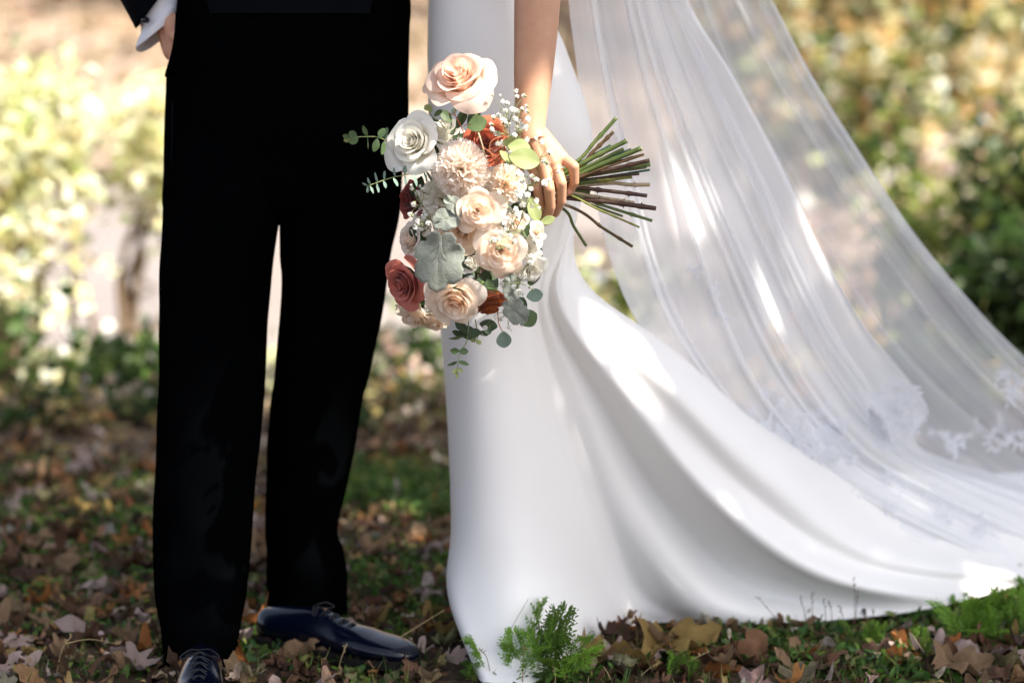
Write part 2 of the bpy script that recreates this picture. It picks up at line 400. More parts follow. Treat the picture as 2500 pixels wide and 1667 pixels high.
# ------------------------------------------------------------------ shade tree beside the couple and trees around
def limb_path(a, b, n=7, wob=.1, rg=random):
    a = np.array(a, float); b = np.array(b, float); L = np.linalg.norm(b - a)
    p = np.linspace(a, b, n)
    for i in range(1, n - 1): p[i] += np.array([rg.gauss(0, 1), rg.gauss(0, 1), rg.gauss(0, .6)]) * wob * L / n
    p[:, 2] += .06 * L * np.sin(np.linspace(0, math.pi, n))
    return cr(p, n * 2)
def shadow_gaps():
    """Openings cut into the crown so that sun falls on chosen spots of the couple."""
    g = []
    for px, py, Y, r in ((1335, 370, 3.38, .06), (1400, 395, 3.38, .05), (1300, 395, 3.3, .04), (1185, 150, 3.3, .030), (1120, 330, 3.28, .06), (1140, 400, 3.26, .065), (1015, 345, 3.3, .055), (1170, 510, 3.25, .045), (1230, 600, 3.25, .04), (1110, 690, 3.25, .025), (1130, 170, 3.28, .035),
                         (1490, 340, 3.36, .02), (1550, 390, 3.36, .005), (1430, 400, 3.36, .02), (1240, 470, 3.25, .045), (1235, 600, 3.25, .045), (1310, 560, 3.3, .03),
                         (1460, 740, 3.60, .015), (1490, 810, 3.60, .018), (1535, 900, 3.60, .018), (1575, 1030, 3.60, .006), (1765, 1262, 3.63, .004),
                         (2470, 1230, 4.3, .06), (2350, 1290, 4.15, .02), (2000, 620, 3.95, .05), (1960, 520, 3.93, .03), 
                         (1610, 590, 3.85, .04), (1820, 800, 3.95, .04), (2140, 830, 4.0, .04), (2200, 1200, 4.1, .05), (940, 700, 3.5, .02)):
        g.append((np.array(P(px, py, Y)), r))
    for px, py, r in ((60, 1420, .03), (2420, 1480, .05), (900, 1280, .05), (930, 1380, .05), (60, 1300, .05), (2150, 1600, .03)):
        g.append((np.array(G(px, py)), r))
    return g
def shade_tree():
    sv = np.array(SUNV); c0 = np.array([-.1, 4.1, .5]); rg = np.random.default_rng(3)
    base = (5.0, 2.6, 0)
    root = link(bpy.data.objects.new('shade_tree', None)); root.location = base
    B = np.array(base)
    def put(name, v, f, m, **k):
        v = np.asarray(v, float) - B; return obj(name, v, f, m, root, **k)
    top = np.array([4.6, 2.6, 4.6])
    v, f = tube(limb_path(base, top, 6, .12), np.linspace(.2, .11, 12), 12); put('trunk', v, f, M['bark'])
    ends = []
    e1 = np.cross(sv, (0, 0, 1)); e1 /= np.linalg.norm(e1); e2 = np.cross(sv, e1)
    N = 30000
    # the crown is a thick layer of leaf clumps between 3.6 m and 6.5 m up
    U = rg.uniform(-3.4, 3.0, N); Vv = rg.uniform(-1.9, 1.45, N); T = rg.uniform(5.0, 8.0, N)
    gx = c0[0] + U; gy = c0[1] + Vv + .6
    pos = np.stack([gx, gy, np.zeros(N)], 1) + sv[None] * (T[:, None])
    keep = np.ones(N, bool)
    for c, r in shadow_gaps():  # crown shaped for the light: leaves left out wherever a sun spot is wanted
        d = pos - c; t = d @ sv; q = np.linalg.norm(d - t[:, None] * sv, axis=1); keep &= q > r + .03
    tt = (pos[:, 1] - 3.95) / sv[1]; hx = pos - sv[None] * tt[:, None]      # leaves dropped here to let more sun onto the veil
    thin = sstep(.32, .42, hx[:, 0] + .35 * (hx[:, 2] - .75)) * (hx[:, 0] < 1.1) * sstep(.25, .45, hx[:, 2]); keep &= rg.random(N) > .62 * thin
    # frayed outer edge
    edge = np.maximum(np.abs(U + .2) / 3.2, np.abs(Vv + .22) / 1.7); keep &= rg.random(N) > sstep(.72, 1.0, edge) * .9
    pos = pos[keep]; n = len(pos)
    for i in range(9):
        q = pos[rg.integers(0, n)]; s = np.array(top) * 1.0; s[2] -= rg.uniform(0, 1.2)
        v, f = tube(limb_path(s, q, 6, .14), np.linspace(.07, .012, 12), 7); put('branch', v, f, M['bark'])
    v, f, c = scatter(SL[0], SL[1], pos, rots(n, SUNV, .9, rg), rg.uniform(.065, .11, n), palette([(.10, .14, .03), (.20, .20, .04), (.26, .20, .05)], n, .15, rg))
    o = put('crown', v, f, M['leafmass'], smooth=False, col=c); o['kind'] = 'stuff'
    tag(root, 'broad shade tree out of view to one side, its crown shaped to dapple the couple', 'tree')
shade_tree()

def tree(x, y, h, cr_r, pal, label, n=1500, ls=.22, trunk=.16, lean=0, mt='bark', zc=.65, squash=.8):
    rg = np.random.default_rng(int(abs(x * 100 + y * 7)) + 5)
    z0 = float(gh(x, y)) - .05
    root = link(bpy.data.objects.new('tree', None)); root.location = (x, y, z0)
    v, f = tube(limb_path((0, 0, 0), (lean, 0, h * .8), 6, .1), np.linspace(trunk, trunk * .35, 12), 8); obj('trunk', v, f, M[mt], root)
    for i in range(5):
        a = rg.uniform(0, 6.28); zz = h * rg.uniform(.3, .6)
        v, f = tube(limb_path((lean * zz / h, 0, zz), (lean + math.cos(a) * cr_r * .8, math.sin(a) * cr_r * .8, zz + h * rg.uniform(.1, .3)), 5, .12), np.linspace(trunk * .35, .02, 10), 5)
        obj('limb', v, f, M[mt], root)
    k = 22; cc = rg.normal(size=(k, 3)); cc /= np.linalg.norm(cc, axis=1)[:, None]; cc *= rg.uniform(.35, 1, (k, 1)) ** .5
    cc = cc * (cr_r, cr_r, h * (1 - zc) * squash) + (lean, 0, h * zc)
    p = cc[rg.integers(0, k, n)] + rg.normal(size=(n, 3)) * cr_r * .20
    v, f, c = scatter(SL[0], SL[1], p, rots(n, (0, 0, 1), 1.4, rg), rg.uniform(.7, 1.3, n) * ls, palette(pal, n, .2, rg))
    o = obj('crown', v, f, M['leafmass'], root, smooth=False, col=c); o['kind'] = 'stuff'
    tag(root, label, 'tree', 'trees on the far bank')
YEL = [(.60, .52, .2), (.70, .58, .28), (.5, .5, .2)]
OLV = [(.12, .15, .035), (.18, .20, .05), (.08, .11, .03)]
ORG = [(.68, .42, .16), (.60, .34, .14), (.76, .58, .32), (.46, .38, .12), (.80, .66, .34)]
TAN = [(.66, .50, .38), (.56, .40, .28), (.78, .66, .56)]
YG = [(.78, .75, .44), (.86, .82, .60), (.60, .61, .28), (.88, .86, .72)]
DG = [(.035, .065, .018), (.055, .10, .022), (.025, .045, .014)]

def shrub(name, px, Y, zt, w_, pal, label, n=2500, ls=.055, dens=0, stems=8, z0=0.1, cat='shrub', seed=1, dpt=.6, group=None, aim=None, lf=None, top=None):
    """Bush: stems from one foot, side twigs, leaves clustered along the twigs."""
    rg = np.random.default_rng(seed); rr = random.Random(seed)
    x = (px - 1250) / F * Y; g0 = float(gh(x, Y)) - .03
    root = link(bpy.data.objects.new(name, None)); root.location = (x, Y, g0)
    H = zt - g0; pts = []
    for i in range(stems):
        a = rr.uniform(0, 6.28); rad = rr.uniform(.3, 1)
        e = np.array([math.cos(a) * w_ * rad, math.sin(a) * w_ * dpt * rad, H * rr.uniform(.55, 1.0)])
        if aim is not None: e = e + np.array([aim[0], 0, 0]) * rr.uniform(.3, 1)
        path = limb_path((rr.gauss(0, .03), rr.gauss(0, .03), 0), e, 6, .16, rr)
        mb = MB(); v, f = tube(path, np.linspace(.014, .004, len(path)) * (1 + H * .4), 5); mb.add(v, f)
        for k in range(7):
            s = path[rr.randint(4, len(path) - 1)]
            d = np.array([rr.gauss(0, 1), rr.gauss(0, .8), rr.gauss(.15, .6)]); d /= np.linalg.norm(d)
            t = s + d * rr.uniform(.12, .4) * w_
            sp = limb_path(s, t, 4, .15, rr); v, f = tube(sp, np.linspace(.005, .002, len(sp)) * (1 + H * .3), 4); mb.add(v, f); pts.append(sp)
        pts.append(path[len(path) // 3:])
        mb.build('branch', M['twig'], root)
    pp = np.concatenate(pts); pp = pp[pp[:, 2] > z0 * H]
    cl = pp[rg.integers(0, len(pp), max(20, n // 14))]
    p = cl[rg.integers(0, len(cl), n)] + rg.normal(size=(n, 3)) * ls * 1.4
    p[:, 2] = np.maximum(p[:, 2], .02)
    v, f, c = scatter(*(lf or SL), p, rots(n, (0, -.2, .6), 1.2, rg), rg.uniform(.7, 1.35, n) * ls, palette(pal, n, .22, rg))
    o = obj('foliage', v, f, M['leafmass'], root, smooth=False, col=c); o['kind'] = 'stuff'
    tag(root, label, cat, group)
    return root
# left: pale yellow-green bush, in the sun
shrub('yellow_shrub', 10, 7.3, 1.12, .36, YG, 'tall pale yellow bush in full sun beside the water', 2100, .06, z0=.48, seed=11, stems=11)
shrub('yellow_shrub', 270, 7.5, .98, .32, YG, 'pale yellow bush in the sun right behind the hand in the pocket', 1000, .055, z0=.72, seed=12, stems=8)
shrub('yellow_shrub', -50, 7.0, .35, .32, YG, 'thin yellow green bush low at the left edge above the bank', 420, .05, z0=.3, seed=13, stems=9, lf=SL)
shrub('yellow_shrub', 90, 6.7, .0, .3, YG + YG + OLV, 'small yellow bush with dappled leaves under the tall yellow bush', 300, .045, z0=.1, seed=14)
shrub('dark_shrub', 250, 6.2, .12, .24, DG + [(.09, .15, .03)], 'low dark green bush on the bank beside the trouser leg', 700, .045, z0=.1, seed=15, stems=10)
shrub('dark_shrub', 20, 6.3, .28, .12, [(.08, .15, .03), (.05, .09, .02)], 'green leafy bush at the left edge above the dark bush', 110, .055, z0=.5, seed=16)
shrub('dark_shrub', 130, 6.2, -.02, .16, DG + YG, 'shaded low bush at the foot of the bank at far left', 120, .045, z0=.05, seed=17)
# between the couple
shrub('bank_plant', 1010, 6.5, .12, .16, DG + [(.16, .24, .06)], 'green leafy weed on the bank close by the white gown', 260, .05, z0=.1, seed=21, cat='plant')
shrub('bank_plant', 930, 6.3, .08, .16, DG + TAN, 'small weedy plant on the bank next to the bent trouser leg', 220, .045, z0=.1, seed=22, cat='plant')
shrub('bank_plant', 665, 6.3, .10, .10, DG + YG, 'weed seen between the two trouser legs', 160, .045, z0=.1, seed=23, cat='plant')
shrub('bank_plant', 1480, 6.6, .45, .25, OLV + YG, 'olive green weed seen between the gown and the veil', 500, .05, z0=.1, seed=24, cat='plant')
# right: autumn bushes
for i, (px, Y, zt, ww, pal, lab, n_) in enumerate((
    (1960, 12.5, 2.1, 1.0, YG + OLV + ORG[:2], 'orange and yellow autumn bush just right of the veil edge', 2600),
    (2240, 11.8, 2.0, 1.0, ORG + YG + OLV, 'tall coppery autumn bush at upper right', 2600),
    (2480, 12.6, 2.4, 1.1, YG + OLV + OLV, 'gold and olive bush in the upper right corner', 2600),
    (2100, 14.5, 2.3, 1.5, DG + OLV + ORG[:1], 'olive bush behind the coppery one', 2000),
    (2330, 10.2, .62, .7, TAN + YG, 'pinkish dry bush in the sun at right', 1100))):
    shrub('autumn_shrub', px, Y, zt, ww, pal, lab, n_, .085, z0=[.47, .40, .30, .5, .3][i], seed=30 + i, stems=10, group='autumn bushes across the water')
shrub('dark_shrub', 2120, 11.0, 1.25, .35, DG + OLV, 'dark green bush in front of the coppery bushes', 700, .08, z0=.45, seed=41)
shrub('dark_shrub', 2560, 7.4, .92, .34, DG + OLV, 'dense dark green bush along the right edge', 2600, .06, z0=.02, seed=42, stems=12)
shrub('dark_shrub', 2560, 6.9, .35, .35, DG, 'shaded dark bush low at the right edge behind the veil', 2000, .055, z0=.02, seed=43, stems=12)
shrub('green_shrub', 2300, 7.8, .75, .34, [(.20, .28, .05), (.35, .42, .10), (.10, .15, .03)], 'fresh green bush with bright leaves left of the dark one', 650, .055, z0=.3, seed=44)
shrub('green_shrub', 2380, 7.3, .40, .25, [(.20, .26, .05), (.40, .38, .16)], 'sparse yellow green bush low beside the dark bush', 350, .05, z0=.2, seed=45)
shrub('pale_shrub', 2250, 9.6, .18, .8, TAN + [(.6, .52, .48)], 'pale pinkish dried brush in the sun beyond the veil', 1800, .07, z0=.02, seed=46)
shrub('bank_plant', 2080, 6.7, .05, .35, DG + ORG, 'green and orange weeds seen low through the outer veil', 700, .05, z0=.05, seed=47, cat='plant')
shrub('bank_plant', 2330, 6.1, .1, .3, DG + OLV, 'dark weeds seen through the veil near the lace', 700, .05, z0=.05, seed=48, cat='plant')
rb = random.Random(31)
WHERE = ['at the far left of the bank', 'on the bank left of the dark bush', 'on the bank under the yellow bush', 'on the bank below the dark bush', 'on the bank right next to the trouser seam', 'on the bank just right of the trousers', 'low on the bank between the couple', 'on the bank touching the gown edge', 'on the bank behind the bent knee']
for i, px in enumerate((-30, 90, 190, 300, 360, 880, 960, 1060, 850)):
    shrub('bank_plant', px, rb.uniform(5.7, 6.4), rb.uniform(.02, .10), .10, [DG, DG + OLV, DG + ORG, OLV + TAN][i % 4], ['small dark weed ', 'low olive weed ', 'low weed with orange leaves ', 'dry tan and green tuft '][i % 4] + WHERE[i], 130, .035, z0=.05, seed=60 + i, stems=5, cat='plant')
TL = ['straw yellow', 'rusty brown', 'olive green', 'pale tan', 'golden', 'dull copper', 'grey green', 'faded yellow', 'amber', 'pale green', 'brown leaved']
for i, (x, y, h, r, pal) in enumerate(((-9.5, 29, 6, 2.6, YEL), (-6.0, 32, 7, 2.8, TAN), (-2.8, 30, 5, 2.2, YEL), (0.4, 33, 6.5, 2.6, TAN), (3.2, 29, 6, 2.4, ORG),
                                       (5.6, 31, 7, 2.6, OLV), (8.3, 28, 6, 2.5, YEL), (11.0, 32, 7, 3.0, ORG), (4.6, 22.5, 4.6, 1.7, OLV), (-12.6, 33, 7, 2.8, OLV), (7.4, 22.0, 4.2, 1.8, ORG))):
    tree(x, y, h, r, pal, f'{TL[i]} tree on the far bank, ' + ['beyond the yellow bushes', 'behind the hand in the pocket', 'behind the trousers', 'behind the gap between the couple', 'behind the veil', 'behind the outer veil edge', 'above the coppery bush', 'beyond the right edge', 'close to the water behind the veil', 'beyond the far left corner', 'close to the water at right'][i], 1300, .26)

# ------------------------------------------------------------------ leaf litter
def fill_litter():
    rg = np.random.default_rng(9)
    cols = [(.16, .085, .05), (.09, .05, .03), (.32, .21, .13), (.50, .38, .28), (.22, .13, .07), (.60, .50, .44), (.40, .19, .07), (.05, .03, .02), (.46, .34, .14), (.12, .07, .045), (.26, .24, .12)]
    V, Fc, C = [], [], []; off = 0
    def batch(tv, tf, x, y, s, cs, lift, spread):
        nonlocal off
        ok = ~((x > -.12) & (x < .10) & (y < 3.62)); x, y, s = x[ok], y[ok], s[ok]
        n = len(x); z = gh(x, y) + rg.uniform(0, lift, n)
        v, f, c = scatter(tv, tf, np.stack([x, y, z], 1), rots(n, (0, -.1, 1), spread, rg), s, palette(cs, n, .25, rg))
        V.append(v); Fc.append(f + off); C.append(c); off += len(v)
    for k in range(18):
        n = 260
        y = rg.uniform(3.25, 7.2, n); x = rg.uniform(-.33, .33, n) * y * 1.15
        batch(LTPL[k][1][0], LTPL[k][1][1], x, y, rg.uniform(.016, .045, n), cols, .02, .75)
    for k in range(6):
        n = 500
        y = rg.uniform(3.2, 6.5, n); x = rg.uniform(-.33, .33, n) * y * 1.1
        batch(LTPL[k][1][0], LTPL[k][1][1], x, y, rg.uniform(.008, .02, n), cols, .012, .8)
    for k in range(5):                                                   # sunny far bank
        n = 900
        y = rg.uniform(22, 34, n); x = rg.uniform(-.4, .4, n) * y
        batch(LTPL[k][1][0], LTPL[k][1][1], x, y, rg.uniform(.06, .14, n), TAN + cols, .04, .6)
    n = 1500
    x = rg.uniform(1.0, 4.5, n); y = rg.uniform(6.5, 9.0, n)
    batch(SL[0], SL[1], x, y, rg.uniform(.04, .08, n), TAN + ORG, .03, .6)
    o = obj('fallen_leaves', np.concatenate(V), np.concatenate(Fc), M['dryleaf'], col=np.concatenate(C)); o['kind'] = 'stuff'
    tag(o, 'thick litter of small dry brown and tan leaves covering the ground')
fill_litter()
LEAFM = {}
def one_leaf(px, py, size, colr, k, label, tilt=None, lift=.01, Y=None, rz=None):
    key = (colr, k)
    if key not in LEAFM: LEAFM[key] = make_mesh('fallen_leaf', *LFINE[k], DRY[colr])
    o = link(bpy.data.objects.new('fallen_leaf', LEAFM[key]))
    p = P(px, py, Y) if Y else G(px, py)
    o.location = (p.x, p.y, p.z + lift); o.scale = (size,) * 3
    o.rotation_euler = tilt or (random.gauss(0, .35), random.gauss(0, .35), 0)
    o.rotation_euler.z = random.uniform(0, 6.28) if rz is None else rz
    tag(o, label, 'leaf', 'fallen leaves'); return o
special = [
 (1465, 1568, .085, 'dark', 9, 'large dark curled leaf humped against the hem of the gown', (.5, .2, 0), .02, .4),
 (1560, 1552, .045, 'dark', 10, 'dark upright leaf with a pointed tip touching the gown hem', (1.2, .3, 0), .02, 1.2),
 (1640, 1600, .085, 'golden', 5, 'big mottled golden brown leaf lying under the gown hem', (.35, .1, 0), .015, .5),
 (1520, 1628, .07, 'golden', 17, 'mottled yellow leaf with dark blotches beside the feathery plant', (.3, -.1, 0), .012, 2.9),
 (1850, 1620, .075, 'brown', 14, 'long folded brown leaf below the middle of the train', (.9, .2, 0), .02, .7),
 (1950, 1610, .026, 'tan', 3, 'small pale tan leaf right of the long folded leaf', (.9, .1, 0), .02, 2.3),
 (2190, 1630, .035, 'orange', 11, 'crumpled orange brown leaf at the lower edge under the train', (.5, .1, 0), .02, .2),
 (2330, 1650, .060, 'tan', 5, 'broad tan leaf with wavy edge at the lower right', (.5, .2, 0), .02, .3),
 (2395, 1590, .045, 'brown', 1, 'reddish brown lobed leaf under the right feathery plant', (.8, -.2, 0), .02, 1.0),
 (2215, 1560, .022, 'pale pink', 4, 'thin pale curled leaf standing in front of the train hem', (1.1, .7, 0), .03, 2.2),
 (820, 1590, .042, 'pale pink', 0, 'pale lobed leaf propped against the shoe', (1.35, .1, 0), .035, .3),
 (700, 1640, .050, 'brown', 1, 'crumpled brown leaf below the polished shoe heel', (.4, .3, 0), .01, 2.0),
 (60, 1590, .055, 'pale pink', 3, 'greyish pink wrinkled leaf at the bottom left', (.8, .2, 0), .02, 1.2),
 (60, 1650, .050, 'pale pink', 1, 'torn pale leaf in the bottom left corner', (.5, .4, 0), .015, .2),
 (240, 1460, .045, 'pale pink', 1, 'pinkish white lobed leaf lying left of the trouser hem', (.3, .2, 0), .015, .4),
 (120, 1440, .035, 'golden', 3, 'yellow curled leaf left of the pinkish lobed leaf', (.7, .1, 0), .02, .6),
 (320, 1640, .050, 'tan', 10, 'tan leaf with folded edges near the trouser hem', (.7, .3, 0), .02, .7),
 (230, 1580, .045, 'brown', 5, 'brown cupped leaf behind the bent grass stalk', (.8, .2, 0), .02, 1.7),
 (910, 1370, .055, 'tan', 0, 'big tan maple leaf on the moss between the couple', (.4, .1, 0), .02, 1.3),
 (960, 1260, .045, 'tan', 1, 'lobed tan leaf on the bright green moss', (.5, .1, 0), .02, .4),
 (1100, 1640, .030, 'pale pink', 2, 'silvery leaf scrap at the foot of the gown', (.7, .1, 0), .02, 1.0),
 (2260, 1655, .030, 'dark', 2, 'small dark leaf under the broad wavy tan leaf', (.6, .2, 0), .01, 1.0),
 (2490, 1580, .030, 'orange', 4, 'orange leaf scrap at the right edge', (.6, .2, 0), .015, 1.0),
 (100, 1180, .060, 'tan', 0, 'large light leaf lying at the foot of the shaded bush', (.3, .2, 0), .02, 2.0)]
for px, py, s, c, k, lab, tl, lf, rz in special: one_leaf(px, py, s * 1.05, c, k, lab, tl, lf, None, rz)
def zone(px, py):
    a = ('left of the trousers' if px < 370 else 'by the front shoe' if px < 660 else 'between trousers and gown' if px < 1090 else 'below the gown front' if px < 1500 else 'below the train fold' if px < 1900 else 'under the train end')
    return a + (', lower edge' if py > 1580 else ', level with the shoes' if py > 1450 else ', halfway back' if py > 1250 else ', near the bank')
FORM = ['flat five lobed', 'stubby lobed', 'wavy edged', 'broad oval', 'slim oval', 'broad wavy', 'deeply curled lobed', 'folded lobed', 'rolled wavy', 'cupped oval', 'bent slim', 'crumpled wavy', 'rippled lobed', 'twisted lobed', 'long wavy', 'arched oval', 'pinched slim', 'rounded wavy']
rl = random.Random(5); used = 0
while used < 276:
    py = 1090 + 575 * rl.random() ** .8; px = rl.uniform(-20, 2520)
    if px > 1150 and py < 1530 or 1085 < px < 1420: continue
    if px > 1700 and py < 1550: continue
    k = rl.randrange(18); c = rl.choices(list(DRY), [5, 5, 3.6, 2.2, 2.2, 2.6])[0]
    nm = LTPL[k][0]
    one_leaf(px, py, rl.uniform(.024, .052), c, k, f'{c} {FORM[k]} dry leaf {zone(px, py)}', (rl.gauss(0, .38), rl.gauss(0, .38), 0), rl.uniform(.005, .03), None, rl.uniform(0, 6.28)); used += 1

# ------------------------------------------------------------------ moss, herbs, feathery plants and stalks
def ground_cover():
    rg = np.random.default_rng(4); V, Fc, C = [], [], []; off = 0
    patches = [(960, 1225, .22, 2000, 1.9), (880, 1210, .12, 900, 1.8), (1060, 1260, .12, 700, 1.6), (130, 1250, .22, 500, .6), (260, 1290, .25, 500, .6), (1030, 1460, .15, 300, .6), (40, 1390, .2, 250, .5), (330, 1350, .2, 350, .6),
               (2050, 1600, .22, 500, .9), (1850, 1580, .14, 350, .9), (2400, 1540, .2, 700, 1.2), (2200, 1640, .15, 350, .8), (850, 1640, .15, 200, .6), (620, 1580, .1, 150, .5), (1320, 1640, .15, 400, .8), (760, 1590, .1, 120, .5),
               (1700, 1600, .12, 200, .8), (950, 1040, .4, 500, .7), (200, 1120, .5, 400, .6), (1000, 1350, .2, 300, .5), (640, 1250, .1, 100, .6), (150, 1200, .4, 700, .8), (250, 1400, .3, 500, .8), (60, 1500, .3, 300, .6), (950, 1480, .25, 500, .7), (900, 1150, .3, 600, .9), (1000, 1400, .2, 400, .7), (640, 1450, .15, 200, .6), (300, 1600, .2, 250, .6)]
    for px, py, r, n, sc in patches:
        c = G(px, py); a = rg.uniform(0, 6.28, n); q = r * np.sqrt(rg.random(n)) * rg.uniform(.6, 1.1, n)
        x = c.x + np.cos(a) * q; y = c.y + np.sin(a) * q; z = gh(x, y) + rg.uniform(.002, .03, n) * sc
        v, f, cc = scatter(SLN[0], SLN[1], np.stack([x, y, z], 1), rots(n, (0, -.2, .7), 1.0, rg), rg.uniform(.012, .03, n), palette([(.07, .16, .025), (.11, .20, .03), (.05, .10, .02), (.20, .24, .06)], n, .25, rg))
        V.append(v); Fc.append(f + off); C.append(cc); off += len(v)
    o = obj('ground_cover', np.concatenate(V), np.concatenate(Fc), M['leafmass'], smooth=False, col=np.concatenate(C)); o['kind'] = 'stuff'
    tag(o, 'patches of green moss and tiny leaved weeds among the dead leaves')
    # thin grass
    V, Fc, C = [], [], []; off = 0
    bl = np.array([(-.04, 0, 0), (.04, 0, 0), (.03, .06, .5), (-.03, .06, .5), (0, .22, 1)]); bf = np.array([(0, 1, 2), (0, 2, 3), (3, 2, 4)])
    for px, py, r, n in ((960, 1225, .25, 1600), (870, 1640, .15, 90), (1050, 1500, .2, 160), (2000, 1600, .3, 260), (1400, 1640, .2, 120), (200, 1560, .3, 130), (2350, 1600, .2, 160), (150, 1300, .4, 250), (1700, 1620, .2, 100), (650, 1600, .2, 90)):
        c = G(px, py); a = rg.uniform(0, 6.28, n); q = r * np.sqrt(rg.random(n)); x = c.x + np.cos(a) * q; y = c.y + np.sin(a) * q
        v, f, cc = scatter(bl, bf, np.stack([x, y, gh(x, y)], 1), rots(n, (0, 0, 1), .45, rg), rg.uniform(.02, .05, n), palette([(.10, .18, .04), (.20, .22, .07), (.07, .12, .03)], n, .2, rg))
        V.append(v); Fc.append(f + off); C.append(cc); off += len(v)
    o = obj('grass', np.concatenate(V), np.concatenate(Fc), M['leafmass'], col=np.concatenate(C)); o['kind'] = 'stuff'
    tag(o, 'short thin grass growing through the dead leaves')
ground_cover()

def frond_mesh(seed, curve=.6, nl=12):
    """One feathery frond 1 long: rib with paired, twice divided leaflets."""
    rg = random.Random(seed); mb = MB()
    rib = [np.array([t, 0, curve * math.sin(t * 1.9) * .5 - .15 * t * t]) for t in np.linspace(0, 1, 9)]
    v, f = tube(rib, np.linspace(.010, .003, 9), 4); mb.add(v, f)
    rib = np.array(rib); lf = SLN[0] * (1, .9, 1); lfn = [tuple(q) for q in SLN[1]]
    for i in range(nl):
        t = .18 + .8 * i / nl; p = cr(rib, 100)[int(t * 99)]
        L = .34 * math.sin(math.pi * min(1, (.25 + .75 * t))) ** .7 * rg.uniform(.8, 1.15) + .05
        for s in (-1, 1):
            a = s * rg.uniform(.8, 1.15); d = np.array([math.cos(a), math.sin(a), rg.uniform(-.15, .35)])
            q2 = p + d * L; mb.add(*tube([p, (p + q2) / 2 + (0, 0, .01), q2], [.004, .003, .002], 3, cap=False))
            for j in range(5):
                u = .25 + .75 * j / 4; c = p + d * L * u
                for s2 in (-1, 1) if j < 4 else (0,):
                    b = a + s2 * .8; sz = .10 * (1.15 - .5 * u) * rg.uniform(.8, 1.2)
                    Rm = Matrix.Rotation(b, 3, 'Z') @ Matrix.Rotation(rg.gauss(0, .4), 3, 'X') @ Matrix.Rotation(rg.gauss(-.1, .3), 3, 'Y')
                    vv = [np.array(Rm @ Vector((q[0] + .5, q[1], q[2]))) * sz + c for q in lf]; mb.add(vv, lfn)
    return mb
FR = []
for i in range(4):
    o = frond_mesh(i, .5 + .2 * i).build('frond', M['fern']); FR.append(o.data); bpy.data.objects.remove(o)
def feathery(px, py, Y, n, L, label, spread=1.0, seed=0, name='feathery_plant', lean=(0, 0)):
    rg = random.Random(seed); p = P(px, py, Y); p.z = float(gh(p.x, p.y))
    root = link(bpy.data.objects.new(name, None)); root.location = p
    for i in range(n):
        o = link(bpy.data.objects.new('frond', FR[i % 4]), root)
        d = Vector((rg.gauss(0, .6) * spread + lean[0], rg.gauss(0, .6) * spread + lean[1], rg.uniform(.5, 1.1))).normalized()
        q = d.to_track_quat('X', 'Z'); o.rotation_mode = 'QUATERNION'; o.rotation_quaternion = q
        s = L * rg.uniform(.6, 1.1); o.scale = (s, s, s); o.location = (rg.gauss(0, .025) * spread, rg.gauss(0, .02), 0)
    tag(root, label, 'plant')
feathery(1345, 1640, 3.40, 9, .135, 'bushy feathery green plant in front of the gown hem', .8, 1, lean=(.12, 0))
feathery(1270, 1660, 3.41, 10, .085, 'lower feathery sprig at the foot of the gown', 1.0, 2)
feathery(1190, 1665, 3.42, 3, .06, 'small feathery sprig at the left corner of the gown hem', .8, 3)
feathery(2440, 1560, 3.72, 13, .085, 'dense feathery plant covering the end of the train at the right edge', 1.0, 4)
feathery(2520, 1500, 3.8, 10, .09, 'feathery plant at the very right edge', 1.0, 5)
feathery(2370, 1600, 3.62, 9, .10, 'low feathery plant beside the reddish lobed leaf', 1.0, 6)
feathery(2230, 1620, 3.52, 5, .06, 'tiny fern-like sprig under the train', .9, 7)
feathery(1665, 1680, 3.40, 5, .06, 'tiny bright feathery sprig at the lower edge', .7, 8)
feathery(2130, 1600, 3.6, 5, .06, 'tiny feathery sprig below the end of the folded hem', .9, 9)
feathery(950, 1630, 3.55, 5, .05, 'tiny green sprig beneath the toe of the shoe', 1.0, 10)
HL = obj('herb_leaf', *leaf_disc(lambda t: .62 + .25 * np.cos(3 * t), 2, .2, .1, .05, 3), M['herb']).data
for o in [o for o in bpy.data.objects if o.name == 'herb_leaf']: bpy.data.objects.remove(o)
def herb(px, py, n, s, label, seed):
    rg = random.Random(seed); p = G(px, py); root = link(bpy.data.objects.new('leafy_weed', None)); root.location = p
    for i in range(n):
        q = Vector((rg.gauss(0, .03), rg.gauss(0, .03), rg.uniform(.008, .035)))
        o = link(bpy.data.objects.new('leaf', HL), root); o.location = q; o.scale = (s * rg.uniform(.7, 1.3),) * 3
        o.rotation_euler = (rg.gauss(.5, .4), rg.gauss(0, .4), rg.uniform(0, 6))
        v, f = tube([(0, 0, -.01), q * .6, q], [.0008, .0007, .0006], 4); obj('stalk', v, f, M['thin_green'], root)
    tag(root, label, 'plant')
for i, (px, py, lab) in enumerate(((1850, 1565, 'round leaved weed with two bright leaves just under the train hem'), (1975, 1570, 'dark green round leaved weed below the grass stalks'), (2080, 1590, 'round leaved weed right of the pale tan leaf'),
                                   (2130, 1615, 'glossy green weed beside the white curled leaf'), (2320, 1610, 'small weed between the train and the tan wavy leaf'), (2000, 1560, 'low weed behind the dark round leaved one'),
                                   (1790, 1600, 'little weed between the golden leaf and the folded leaf'), (690, 1600, 'small weed under the shoe arch'), (590, 1620, 'tiny green weed beside the front trouser hem'))):
    herb(px, py, 7, .013, lab, i)
